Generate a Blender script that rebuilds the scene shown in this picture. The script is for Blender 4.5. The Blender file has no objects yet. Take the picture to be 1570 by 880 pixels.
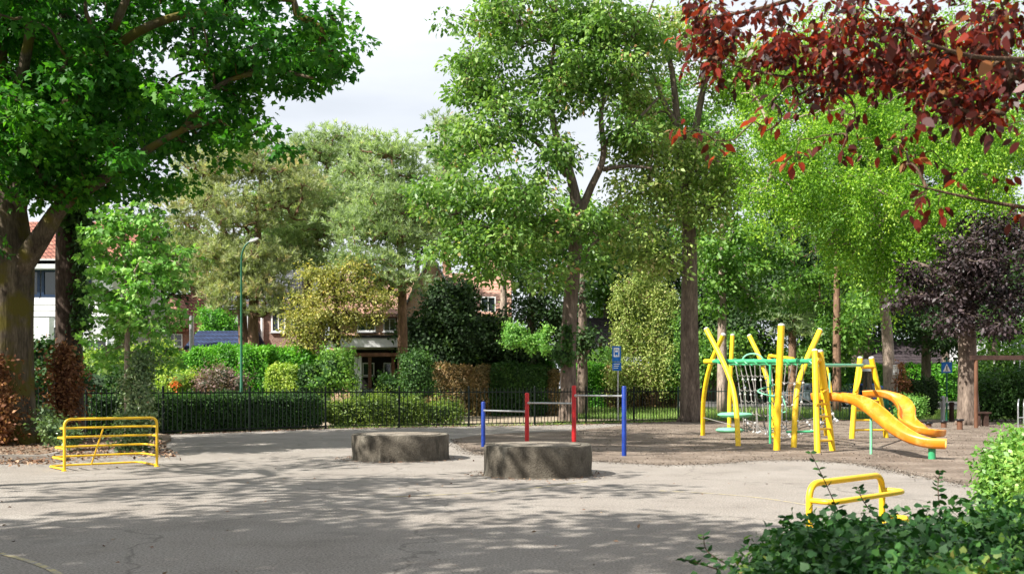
import bpy, bmesh, math, random
import numpy as np
from mathutils import Vector, Matrix
random.seed(7); RNG = np.random.default_rng(7)
R = math.radians
sc = bpy.context.scene
COL = sc.collection
# ------------------------------------------------------------------ camera
F = 1526.0; CX = 785.0; HY = 594.0; H = 1.5          # pixels of the 1570 wide photograph
cam = bpy.data.cameras.new('camera'); co = bpy.data.objects.new('camera', cam); COL.objects.link(co)
co.location = (0, 0, H); co.rotation_euler = (R(90), 0, 0)
cam.sensor_width = 36; cam.lens = 36 * F / 1570; cam.shift_y = (HY - 440) / 1570
cam.clip_start = 0.05; cam.clip_end = 3000
cam.dof.use_dof = True; cam.dof.focus_distance = 21; cam.dof.aperture_fstop = 5.0
sc.camera = co
# ------------------------------------------------------------------ light
SUN_EL = 44.0
sdx, sdy = 0.86, 0.51                                 # direction shadows fall on the ground
az = math.atan2(-sdx, -sdy)                           # compass bearing of the sun from +Y clockwise
world = bpy.data.worlds.new('World'); sc.world = world; world.use_nodes = True
wn = world.node_tree.nodes; wl = world.node_tree.links
bg = wn['Background']; bg.inputs['Strength'].default_value = 0.052
sky = wn.new('ShaderNodeTexSky'); sky.sky_type = 'NISHITA'; sky.sun_disc = False
sky.sun_elevation = R(SUN_EL); sky.sun_rotation = az; sky.air_density = 1.0; sky.dust_density = 4.0; sky.ozone_density = 1.0
tc = wn.new('ShaderNodeTexCoord'); mp = wn.new('ShaderNodeMapping'); mp.inputs['Scale'].default_value = (1.2, 1.2, 5)
nz = wn.new('ShaderNodeTexNoise'); nz.inputs['Scale'].default_value = 1.6; nz.inputs['Detail'].default_value = 6
rp = wn.new('ShaderNodeValToRGB'); rp.color_ramp.elements[0].position = .36; rp.color_ramp.elements[1].position = .62
rp.color_ramp.elements[0].color = (.66, .66, .66, 1); rp.color_ramp.elements[1].color = (.95, .95, .95, 1)
mx = wn.new('ShaderNodeMix'); mx.data_type = 'RGBA'; mx.inputs['B'].default_value = (9.6, 10.0, 10.6, 1)
wl.new(tc.outputs['Generated'], mp.inputs['Vector']); wl.new(mp.outputs['Vector'], nz.inputs['Vector'])
wl.new(nz.outputs['Fac'], rp.inputs['Fac']); wl.new(rp.outputs['Color'], mx.inputs['Factor'])
wl.new(sky.outputs['Color'], mx.inputs['A']); wl.new(mx.outputs['Result'], bg.inputs['Color'])
sun = bpy.data.lights.new('sun', 'SUN'); sun.energy = 5.0; sun.angle = R(0.5); sun.color = (1, .95, .87)
so = bpy.data.objects.new('sun', sun); COL.objects.link(so); so.location = (-30, -20, 40)
ce = math.cos(R(SUN_EL)); n_ = math.hypot(sdx, sdy)
sdir = Vector((sdx / n_ * ce, sdy / n_ * ce, -math.sin(R(SUN_EL))))
so.rotation_euler = sdir.to_track_quat('-Z', 'Y').to_euler()
vs = sc.view_settings
vs.view_transform = 'Standard'; vs.look = 'None'; vs.exposure = 1.16; vs.gamma = 1; vs.use_curve_mapping = False
sc.render.engine = 'CYCLES'
cy = sc.cycles; cy.use_denoising = True; cy.max_bounces = 8; cy.diffuse_bounces = 4; cy.glossy_bounces = 2
cy.transmission_bounces = 4; cy.transparent_max_bounces = 6; cy.use_adaptive_sampling = True; cy.adaptive_threshold = .02
cy.caustics_reflective = False; cy.caustics_refractive = False

def ground_z(y):
    return 0.0 if y < 47 else min(0.6, (y - 47) * 0.02)
def W(px, py, d):
    return Vector(((px - CX) * d / F, d, H - (py - HY) * d / F))
# ------------------------------------------------------------------ materials
def mat(name, col=(.5, .5, .5), rough=.7, metal=0, spec=.3):
    m = bpy.data.materials.new(name); m.use_nodes = True
    b = m.node_tree.nodes['Principled BSDF']
    b.inputs['Base Color'].default_value = (*col, 1); b.inputs['Roughness'].default_value = rough
    b.inputs['Metallic'].default_value = metal; b.inputs['Specular IOR Level'].default_value = spec
    return m
def nodes(m):
    return m.node_tree.nodes, m.node_tree.links, m.node_tree.nodes['Principled BSDF']
def noise_col(name, stops, scale=5, detail=6, rough=.8, stretch=(1, 1, 1), bump=0, bscale=None, spec=.2, metal=0, fine=None):
    """colour from object-space noise through a ramp, optional bump and a second fine speckle"""
    m = mat(name, rough=rough, spec=spec, metal=metal); n, l, b = nodes(m)
    t = n.new('ShaderNodeTexCoord'); mpp = n.new('ShaderNodeMapping'); mpp.inputs['Scale'].default_value = stretch
    l.new(t.outputs['Object'], mpp.inputs['Vector'])
    no = n.new('ShaderNodeTexNoise'); no.inputs['Scale'].default_value = scale; no.inputs['Detail'].default_value = detail
    no.inputs['Roughness'].default_value = .62
    l.new(mpp.outputs['Vector'], no.inputs['Vector'])
    r = n.new('ShaderNodeValToRGB'); e = r.color_ramp.elements
    e[0].position, e[0].color = stops[0][0], (*stops[0][1], 1); e[1].position, e[1].color = stops[-1][0], (*stops[-1][1], 1)
    for p, c in stops[1:-1]:
        q = e.new(p); q.color = (*c, 1)
    l.new(no.outputs['Fac'], r.inputs['Fac']); out = r.outputs['Color']
    if fine:
        fs, fa = fine
        f = n.new('ShaderNodeTexNoise'); f.inputs['Scale'].default_value = fs; f.inputs['Detail'].default_value = 3
        l.new(mpp.outputs['Vector'], f.inputs['Vector'])
        mr = n.new('ShaderNodeMapRange'); mr.inputs['From Min'].default_value = .3; mr.inputs['From Max'].default_value = .7
        mr.inputs['To Min'].default_value = 1 - fa; mr.inputs['To Max'].default_value = 1 + fa
        l.new(f.outputs['Fac'], mr.inputs['Value'])
        mm = n.new('ShaderNodeVectorMath'); mm.operation = 'SCALE'
        l.new(out, mm.inputs[0]); l.new(mr.outputs['Result'], mm.inputs['Scale']); out = mm.outputs['Vector']
    l.new(out, b.inputs['Base Color'])
    if bump:
        bn = n.new('ShaderNodeTexNoise'); bn.inputs['Scale'].default_value = bscale or scale * 4; bn.inputs['Detail'].default_value = 6
        l.new(mpp.outputs['Vector'], bn.inputs['Vector'])
        bp = n.new('ShaderNodeBump'); bp.inputs['Strength'].default_value = bump; bp.inputs['Distance'].default_value = .03
        l.new(bn.outputs['Fac'], bp.inputs['Height']); l.new(bp.outputs['Normal'], b.inputs['Normal'])
    return m
def leaf_mat(name, stops, trans=.35, rough=.5, tcol=1.6):
    """leaf colour from the per-leaf attribute, part of the light let through"""
    m = mat(name, rough=rough, spec=.35); n, l, b = nodes(m)
    if not any(w in name for w in ('red', 'purple', 'litter', 'petal', 'maple', 'dry')): stops = [(p, tuple(min(.6, v * 1.22) for v in c)) for p, c in stops]
    a = n.new('ShaderNodeAttribute'); a.attribute_name = 'rnd'
    r = n.new('ShaderNodeValToRGB'); e = r.color_ramp.elements
    e[0].position, e[0].color = stops[0][0], (*stops[0][1], 1); e[1].position, e[1].color = stops[-1][0], (*stops[-1][1], 1)
    for p, c in stops[1:-1]:
        q = e.new(p); q.color = (*c, 1)
    l.new(a.outputs['Fac'], r.inputs['Fac']); l.new(r.outputs['Color'], b.inputs['Base Color'])
    if trans > 0:
        tr = n.new('ShaderNodeBsdfTranslucent'); sm = n.new('ShaderNodeVectorMath'); sm.operation = 'MULTIPLY'
        sm.inputs[1].default_value = (tcol * 1.15, tcol * 1.25, tcol * .55)
        l.new(r.outputs['Color'], sm.inputs[0]); l.new(sm.outputs['Vector'], tr.inputs['Color'])
        ms = n.new('ShaderNodeMixShader'); ms.inputs[0].default_value = trans
        l.new(b.outputs['BSDF'], ms.inputs[1]); l.new(tr.outputs['BSDF'], ms.inputs[2])
        l.new(ms.outputs[0], n['Material Output'].inputs['Surface'])
    return m
M = {}
M['court'] = noise_col('court_tarmac', [(.3, (.205, .184, .162)), (.45, (.252, .227, .201)), (.6, (.272, .247, .220)), (.74, (.318, .292, .262))], .75, 11, .92, bump=.6, bscale=70, fine=(45, .42))
def weather(m, sc2, amt, col, lo=.56, hi=.66, stretch=(1, 1, 1)):
    """stains with shapes of their own laid over a material's colour"""
    n, l, b = nodes(m); src = b.inputs['Base Color'].links[0].from_socket
    t = n.new('ShaderNodeTexCoord'); q = n.new('ShaderNodeMapping'); q.inputs['Scale'].default_value = stretch; q.inputs['Location'].default_value = (3.1, 7.7, 1.3)
    no = n.new('ShaderNodeTexNoise'); no.inputs['Scale'].default_value = sc2; no.inputs['Detail'].default_value = 9; no.inputs['Roughness'].default_value = .7
    l.new(t.outputs['Object'], q.inputs['Vector']); l.new(q.outputs['Vector'], no.inputs['Vector'])
    r = n.new('ShaderNodeMapRange'); r.inputs['From Min'].default_value = lo; r.inputs['From Max'].default_value = hi; r.inputs['To Max'].default_value = amt
    l.new(no.outputs['Fac'], r.inputs['Value']); k = n.new('ShaderNodeMix'); k.data_type = 'RGBA'; k.inputs['B'].default_value = (*col, 1)
    l.new(r.outputs['Result'], k.inputs['Factor']); l.new(src, k.inputs['A']); l.new(k.outputs['Result'], b.inputs['Base Color'])
weather(M['court'], .9, .5, (.17, .155, .14))
def cracks(m, sc3, w, amt, col):
    n, l, b = nodes(m); src = b.inputs['Base Color'].links[0].from_socket
    t = n.new('ShaderNodeTexCoord'); no = n.new('ShaderNodeTexNoise'); no.inputs['Scale'].default_value = 1.3; no.inputs['Detail'].default_value = 6
    mxv = n.new('ShaderNodeVectorMath'); mxv.operation = 'MULTIPLY_ADD'; mxv.inputs[1].default_value = (1.2, 1.2, 0)
    l.new(t.outputs['Object'], no.inputs['Vector']); l.new(no.outputs['Color'], mxv.inputs[0]); l.new(t.outputs['Object'], mxv.inputs[2])
    v = n.new('ShaderNodeTexVoronoi'); v.feature = 'DISTANCE_TO_EDGE'; v.inputs['Scale'].default_value = sc3; l.new(mxv.outputs['Vector'], v.inputs['Vector'])
    r = n.new('ShaderNodeMapRange'); r.inputs['From Min'].default_value = w; r.inputs['From Max'].default_value = 0; r.inputs['To Max'].default_value = amt
    l.new(v.outputs['Distance'], r.inputs['Value']); k = n.new('ShaderNodeMix'); k.data_type = 'RGBA'; k.inputs['B'].default_value = (*col, 1)
    l.new(r.outputs['Result'], k.inputs['Factor']); l.new(src, k.inputs['A']); l.new(k.outputs['Result'], b.inputs['Base Color'])
cracks(M['court'], .22, .006, .55, (.09, .08, .07))
weather(M['court'], 14, .55, (.12, .11, .10), .63, .70)
M['mulch'] = noise_col('bark_mulch', [(.3, (.10, .078, .061)), (.5, (.165, .13, .103)), (.7, (.255, .21, .17))], .8, 10, .95, bump=.9, bscale=22, fine=(16, .35))
M['soil'] = noise_col('dry_soil', [(.3, (.11, .075, .052)), (.5, (.19, .14, .1)), (.7, (.3, .24, .18))], 1.2, 9, .95, bump=.8, bscale=20, fine=(22, .35))
M['sand'] = noise_col('sandy_soil', [(.3, (.22, .17, .12)), (.7, (.40, .33, .25))], 1.2, 9, .95, bump=.6, bscale=20, fine=(22, .3))
M['turf'] = noise_col('turf', [(.3, (.05, .075, .025)), (.5, (.09, .13, .04)), (.7, (.16, .18, .07))], 1.4, 8, .95, fine=(20, .35))
M['asphalt'] = noise_col('road_asphalt', [(.3, (.07, .07, .068)), (.7, (.13, .125, .12))], 1, 6, .9)
M['paving'] = noise_col('paving', [(.3, (.26, .24, .22)), (.7, (.36, .34, .31))], 2, 6, .9)
M['kerb'] = noise_col('kerb_stone', [(.3, (.2, .18, .16)), (.7, (.34, .31, .27))], 6, 6, .9)
M['concrete'] = noise_col('weathered_concrete', [(.3, (.045, .039, .030)), (.47, (.085, .074, .058)), (.6, (.125, .11, .087)), (.75, (.22, .2, .163))], 2.3, 9, .95, stretch=(1, 1, .8), bump=.6, bscale=50, fine=(40, .22))
weather(M['concrete'], 2.2, .75, (.33, .30, .245), .56, .66, (1, 1, .3)); weather(M['concrete'], 5, .7, (.03, .028, .022), .58, .66, (1, 1, .22))
M['drumtop'] = noise_col('drum_fill', [(.35, (.15, .125, .1)), (.6, (.25, .22, .18))], 3, 8, .95, bump=.8, bscale=30, fine=(30, .35))
def painted(name, c, worn):
    return noise_col(name, [(.25, worn), (.42, c), (.8, c)], 7, 8, .42, spec=.5, bump=.08, bscale=30, fine=(3, .1))
M['yellow'] = painted('yellow_paint', (.80, .50, .015), (.5, .33, .07))
M['yelwood'] = noise_col('yellow_stained_pole', [(.25, (.70, .42, .01)), (.5, (.84, .56, .015)), (.8, (.88, .62, .03))], 4, 7, .5, stretch=(1, 1, .15), bump=.25, bscale=20, spec=.4, fine=(30, .1))
weather(M['yellow'], 6, .8, (.30, .13, .04), .66, .70); weather(M['yelwood'], 3, .5, (.42, .25, .04), .56, .66, (1, 1, .25)); weather(M['yelwood'], 9, .7, (.2, .13, .05), .66, .71)
M['orange'] = noise_col('orange_plastic', [(.3, (.60, .17, .008)), (.55, (.70, .235, .012)), (.8, (.78, .32, .03))], 2.5, 6, .38, spec=.5)
weather(M['orange'], 2.5, .45, (.85, .50, .16), .52, .66); weather(M['orange'], 11, .5, (.3, .13, .03), .66, .72)
M['green'] = noise_col('green_paint', [(.3, (.03, .28, .11)), (.7, (.06, .42, .19))], 6, 6, .42, spec=.5)
M['lightgreen'] = noise_col('faded_green_paint', [(.3, (.14, .48, .27)), (.7, (.24, .6, .37))], 6, 6, .5, spec=.4)
M['blue'] = noise_col('blue_paint', [(.3, (.004, .022, .17)), (.7, (.009, .045, .30))], 7, 6, .42, spec=.45, fine=(40, .15))
M['red'] = noise_col('red_paint', [(.3, (.38, .006, .009)), (.7, (.55, .014, .016))], 7, 6, .42, spec=.45, fine=(40, .15))
M['steel'] = noise_col('galvanised_steel', [(.3, (.42, .43, .44)), (.7, (.6, .61, .62))], 12, 5, .38, metal=.8)
M['fence'] = noise_col('fence_green_black', [(.3, (.004, .007, .006)), (.7, (.010, .016, .013))], 8, 5, .6, spec=.2)
M['fence_sunlit'] = noise_col('fence_sunlit_green', [(.3, (.03, .075, .055)), (.7, (.07, .14, .10))], 8, 5, .5, spec=.4)  # right stretch of the same railing: sunlight put into a lighter green
M['lampgreen'] = noise_col('lamp_green', [(.3, (.004, .075, .035)), (.7, (.008, .12, .058))], 6, 5, .4, spec=.5)
M['cap'] = noise_col('pale_cap', [(.3, (.36, .36, .35)), (.7, (.55, .55, .53))], 9, 3, .5)
M['rope'] = noise_col('rope_fibre', [(.3, (.13, .12, .11)), (.7, (.3, .28, .26))], 40, 3, .9)
M['white'] = noise_col('white_paint', [(.3, (.7, .71, .71)), (.7, (.82, .83, .83))], 3, 6, .6)
M['greywhite'] = noise_col('grey_render', [(.3, (.42, .43, .45)), (.7, (.58, .59, .6))], 3, 6, .7)
M['black'] = mat('black_trim', (.012, .012, .014), .4)
M['carport_shade'] = mat('carport_shade_black', (.02, .018, .016), .9)
M['glass'] = mat('window_glass', (.03, .04, .05), .06, 0, .9)
M['bluedark'] = mat('dark_blue_frame', (.012, .03, .07), .4)
M['wood'] = noise_col('brown_wood', [(.3, (.08, .035, .02)), (.7, (.2, .1, .06))], 5, 6, .7, stretch=(1, 1, .2))
M['darkwood'] = noise_col('dark_wood', [(.3, (.03, .018, .014)), (.7, (.08, .045, .035))], 5, 6, .7)
M['signblue'] = noise_col('sign_blue', [(.3, (.012, .11, .42)), (.7, (.02, .16, .52))], 3, 3, .4)
M['signwhite'] = mat('sign_white', (.78, .8, .8), .45)
M['bingreen'] = noise_col('bin_green', [(.3, (.006, .05, .03)), (.7, (.015, .09, .05))], 4, 4, .5)
M['tyre'] = mat('tyre_rubber', (.02, .02, .02), .85)
M['carsilver'] = mat('car_paint_silver_grey', (.20, .25, .27), .25, .5, .6)
M['carblue'] = mat('car_paint_blue', (.01, .08, .36), .22, .3, .6)
M['carred'] = mat('car_paint_red', (.55, .015, .03), .25, .2, .6)
M['carblack'] = mat('car_paint_black', (.012, .012, .014), .2, .3, .6)
M['lamp'] = mat('lamp_lens', (.7, .7, .68), .2, 0, .6)
M['redlamp'] = mat('red_lens', (.5, .01, .01), .3)
M['linepaint'] = noise_col('worn_line', [(.42, (.30, .275, .245)), (.56, (.42, .36, .2))], 9, 8, .9, fine=(50, .25))
def bark(name, dark, light, moss=None, sc_=5):
    st = [(.3, dark), (.55, tuple((a + b) / 2 for a, b in zip(dark, light))), (.72, light)]
    m = noise_col(name, st, sc_, 8, .95, stretch=(1, 1, .22), bump=1.0, bscale=sc_ * 2.2, fine=(sc_ * 5, .35))
    if moss:
        n, l, b = nodes(m); src = b.inputs['Base Color'].links[0].from_socket
        t = n.new('ShaderNodeTexCoord'); no = n.new('ShaderNodeTexNoise'); no.inputs['Scale'].default_value = 1.6; no.inputs['Detail'].default_value = 7
        l.new(t.outputs['Object'], no.inputs['Vector'])
        r = n.new('ShaderNodeValToRGB'); r.color_ramp.elements[0].position = .46; r.color_ramp.elements[1].position = .60
        l.new(no.outputs['Fac'], r.inputs['Fac'])
        k = n.new('ShaderNodeMix'); k.data_type = 'RGBA'; k.inputs['B'].default_value = (*moss, 1)
        l.new(r.outputs['Color'], k.inputs['Factor']); l.new(src, k.inputs['A']); l.new(k.outputs['Result'], b.inputs['Base Color'])
    return m
M['bark_maple'] = bark('bark_mossy', (.035, .027, .02), (.17, .135, .095), moss=(.10, .085, .018))
M['bark_grey'] = bark('bark_grey_brown', (.075, .055, .045), (.25, .195, .155))
M['bark_dark'] = bark('bark_dark', (.03, .02, .016), (.11, .08, .06))
M['bark_pine'] = bark('bark_pine', (.10, .055, .035), (.30, .19, .125))
M['bark_pale'] = bark('bark_pale', (.20, .15, .12), (.46, .37, .30))
M['twig'] = bark('twig', (.05, .03, .02), (.17, .11, .07), sc_=20)
M['branch_dark'] = bark('branch_dark', (.022, .016, .012), (.075, .055, .042))
def brick(name, c1, c2, mortar, sc_=1.0, tile=False):
    m = mat(name, rough=.85); n, l, b = nodes(m)
    t = n.new('ShaderNodeTexCoord'); sx = n.new('ShaderNodeSeparateXYZ'); cb = n.new('ShaderNodeCombineXYZ'); ad = n.new('ShaderNodeMath'); ad.operation = 'ADD'
    l.new(t.outputs['Object'], sx.inputs[0]); l.new(sx.outputs['X'], ad.inputs[0]); l.new(sx.outputs['Y'], ad.inputs[1])
    l.new(ad.outputs[0], cb.inputs['X']); l.new(sx.outputs['Z'], cb.inputs['Y'])
    br = n.new('ShaderNodeTexBrick'); br.inputs['Scale'].default_value = sc_
    br.inputs['Brick Width'].default_value = .25 if not tile else .24; br.inputs['Row Height'].default_value = .075 if not tile else .24
    br.inputs['Mortar Size'].default_value = .012 if not tile else .03; br.offset = .5 if not tile else 0
    br.inputs['Color1'].default_value = (*c1, 1); br.inputs['Color2'].default_value = (*c2, 1); br.inputs['Mortar'].default_value = (*mortar, 1)
    l.new(cb.outputs[0], br.inputs['Vector'])
    no = n.new('ShaderNodeTexNoise'); no.inputs['Scale'].default_value = 1.5; no.inputs['Detail'].default_value = 8
    l.new(t.outputs['Object'], no.inputs['Vector'])
    mr = n.new('ShaderNodeMapRange'); mr.inputs['To Min'].default_value = .6; mr.inputs['To Max'].default_value = 1.4
    l.new(no.outputs['Fac'], mr.inputs['Value']); sm = n.new('ShaderNodeVectorMath'); sm.operation = 'SCALE'
    l.new(br.outputs['Color'], sm.inputs[0]); l.new(mr.outputs['Result'], sm.inputs['Scale']); l.new(sm.outputs['Vector'], b.inputs['Base Color'])
    bp = n.new('ShaderNodeBump'); bp.inputs['Strength'].default_value = .6; bp.inputs['Distance'].default_value = .03; bp.invert = True
    l.new(br.outputs['Fac'], bp.inputs['Height']); l.new(bp.outputs['Normal'], b.inputs['Normal'])
    return m
M['brick_red'] = brick('brick_red', (.26, .085, .06), (.33, .12, .085), (.3, .25, .2))
M['brick_brown'] = brick('brick_brown', (.20, .085, .06), (.29, .14, .1), (.3, .26, .22))
M['brick_orange'] = brick('brick_orange', (.48, .23, .13), (.56, .30, .18), (.5, .42, .34))
M['tile_red'] = brick('tile_red', (.27, .10, .07), (.37, .165, .115), (.10, .04, .03), tile=True)
weather(M['tile_red'], 1.2, .6, (.13, .075, .055), .5, .66)
M['tile_pink'] = brick('tile_pink', (.40, .22, .165), (.48, .29, .22), (.2, .1, .07), tile=True)
weather(M['tile_pink'], 1.2, .5, (.2, .14, .11), .5, .66)
M['tile_grey'] = brick('tile_grey', (.07, .075, .085), (.12, .125, .14), (.03, .03, .035), tile=True)
M['tile_blue'] = brick('tile_blue', (.015, .03, .075), (.025, .045, .11), (.006, .01, .03), tile=True)
M['slate'] = brick('slate', (.30, .30, .31), (.38, .38, .4), (.14, .14, .14), tile=True)
M['thatch'] = brick('tile_brown', (.04, .03, .035), (.07, .055, .06), (.02, .015, .018), tile=True)
# leaves
L = {}
L['maple'] = leaf_mat('leaf_maple', [(0, (.012, .07, .008)), (.5, (.034, .15, .012)), (1, (.11, .28, .02))], .4, .6)
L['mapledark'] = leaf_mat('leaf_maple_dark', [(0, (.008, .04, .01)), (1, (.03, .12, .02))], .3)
L['young'] = leaf_mat('leaf_young', [(0, (.05, .15, .02)), (.6, (.14, .30, .06)), (1, (.34, .47, .16))], .3)
L['pine'] = leaf_mat('needle_pine', [(0, (.08, .10, .045)), (.35, (.19, .225, .11)), (.7, (.30, .335, .18)), (.9, (.37, .33, .19)), (1, (.34, .23, .15))], .35, .6, 1.35)
L['pineblue'] = leaf_mat('needle_pine_blue', [(0, (.085, .125, .06)), (.5, (.22, .29, .155)), (.9, (.35, .42, .26)), (1, (.36, .30, .18))], .42, .6, 1.35)
L['olive'] = leaf_mat('leaf_olive', [(0, (.09, .115, .035)), (.5, (.23, .235, .065)), (.85, (.37, .33, .09)), (1, (.46, .32, .07))], .27, .6)
L['chestnut'] = leaf_mat('leaf_chestnut', [(0, (.026, .075, .014)), (.5, (.095, .185, .034)), (.88, (.23, .335, .09)), (.91, (.33, .38, .16)), (.95, (.38, .19, .12)), (1, (.44, .22, .14))], .3, .4)
L['chestnutold'] = leaf_mat('leaf_chestnutold', [(0, (.05, .095, .02)), (.45, (.15, .225, .05)), (.75, (.27, .34, .10)), (.9, (.36, .31, .16)), (1, (.44, .36, .25))], .3, .5)
L['birch'] = leaf_mat('leaf_birch', [(0, (.035, .10, .010)), (.5, (.13, .26, .023)), (.85, (.28, .42, .045)), (1, (.42, .53, .10))], .38, .5)
L['mid'] = leaf_mat('leaf_mid', [(0, (.022, .07, .011)), (.5, (.08, .18, .026)), (1, (.21, .34, .065))], .3, .5)
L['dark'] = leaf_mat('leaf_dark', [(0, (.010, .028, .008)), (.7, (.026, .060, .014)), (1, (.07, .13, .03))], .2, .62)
L['purple'] = leaf_mat('leaf_purple', [(0, (.014, .010, .010)), (.6, (.038, .025, .027)), (.9, (.095, .067, .075)), (1, (.19, .14, .15))], .15, .5, 1.0)
L['red'] = leaf_mat('leaf_red', [(0, (.024, .010, .009)), (.4, (.055, .011, .010)), (.66, (.16, .019, .013)), (.87, (.33, .040, .018)), (.95, (.24, .13, .05)), (1, (.37, .24, .15))], .45, .35, 1.85)
L['cedar'] = leaf_mat('leaf_cedar', [(0, (.06, .10, .022)), (.5, (.19, .255, .06)), (.8, (.32, .36, .10)), (1, (.42, .37, .19))], .2, .6)
L['hedge'] = leaf_mat('leaf_hedge', [(0, (.03, .11, .012)), (.6, (.085, .26, .02)), (1, (.19, .40, .035))], .3)
L['hedgeyel'] = leaf_mat('leaf_hedge_yellow', [(0, (.08, .15, .02)), (.6, (.24, .34, .05)), (1, (.42, .46, .09))], .3)
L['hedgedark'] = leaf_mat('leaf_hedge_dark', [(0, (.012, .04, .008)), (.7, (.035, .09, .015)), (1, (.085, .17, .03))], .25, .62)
L['hedgebrown'] = leaf_mat('leaf_hedge_brown', [(0, (.07, .07, .025)), (.5, (.2, .14, .06)), (1, (.34, .22, .11))], .2)
L['mauve'] = leaf_mat('leaf_mauve', [(0, (.05, .06, .03)), (.6, (.17, .11, .10)), (1, (.34, .2, .21))], .2)
L['dry'] = leaf_mat('leaf_dry', [(0, (.07, .025, .012)), (.5, (.2, .08, .035)), (.8, (.38, .18, .08)), (1, (.55, .33, .19))], .2, .7, 1.2)
L['litter'] = leaf_mat('leaf_litter', [(0, (.10, .05, .03)), (.6, (.22, .12, .07)), (1, (.36, .26, .17))], 0, .8)
L['lowhedge_lit'] = leaf_mat('leaf_low_hedge_lit', [(0, (.03, .06, .012)), (.5, (.09, .145, .025)), (.85, (.2, .27, .045)), (1, (.34, .4, .08))], .3)
L['chips'] = leaf_mat('bark_chip_litter', [(0, (.06, .05, .04)), (.6, (.145, .12, .095)), (1, (.28, .24, .195))], 0, .9)
L['ivy'] = leaf_mat('leaf_ivy', [(0, (.008, .03, .010)), (.5, (.018, .07, .014)), (.82, (.05, .13, .022)), (.93, (.12, .16, .03)), (1, (.17, .09, .04))], .2, .55)
L['lighthedge'] = leaf_mat('leaf_light_hedge', [(0, (.04, .11, .02)), (.55, (.12, .25, .045)), (.9, (.26, .38, .09)), (1, (.30, .2, .08))], .3, .4)
L['laurel'] = leaf_mat('leaf_laurel', [(0, (.04, .075, .03)), (.6, (.11, .17, .07)), (.95, (.24, .28, .15)), (1, (.3, .09, .05))], .2, .35)
L['grass'] = leaf_mat('grass_blade', [(0, (.07, .12, .03)), (.5, (.14, .24, .05)), (1, (.30, .36, .12))], .3)
L['flower'] = leaf_mat('petal_orange', [(0, (.6, .08, .02)), (1, (.8, .2, .05))], .2)

# ------------------------------------------------------------------ object helpers
def link(o, parent=None):
    COL.objects.link(o)
    if parent is not None: o.parent = parent
    return o
def thing(name, label, cat, loc=(0, 0, 0), group=None, rotz=0):
    o = bpy.data.objects.new(name, None); o.empty_display_size = .2; link(o)
    o.location = loc; o.rotation_euler = (0, 0, rotz); o['label'] = label; o['category'] = cat
    if group: o['group'] = group
    return o
def tag(o, label, cat, group=None, kind=None):
    o['label'] = label; o['category'] = cat
    if group: o['group'] = group
    if kind: o['kind'] = kind
    return o
def root_off(parent):
    v = Vector((0, 0, 0)); p = parent
    while p is not None:
        v += p.location; p = p.parent
    return v
def obj(name, mb, m, parent=None, smooth=False, local=False):
    """mb: MB in world coordinates (or local to the thing when local)"""
    me = bpy.data.meshes.new(name); me.from_pydata([tuple(v) for v in mb.v], [], mb.f); me.update()
    off = Vector((0, 0, 0)) if local or parent is None else root_off(parent)
    if off.length: me.transform(Matrix.Translation(-off))
    ms = m if isinstance(m, (list, tuple)) else [m]
    for k in ms: me.materials.append(k)
    if mb.mi: me.polygons.foreach_set('material_index', mb.mi)
    if smooth: me.polygons.foreach_set('use_smooth', [True] * len(me.polygons))
    if smooth == 'auto':
        me.set_sharp_from_angle(angle=R(40))
    return link(bpy.data.objects.new(name, me), parent)
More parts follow.
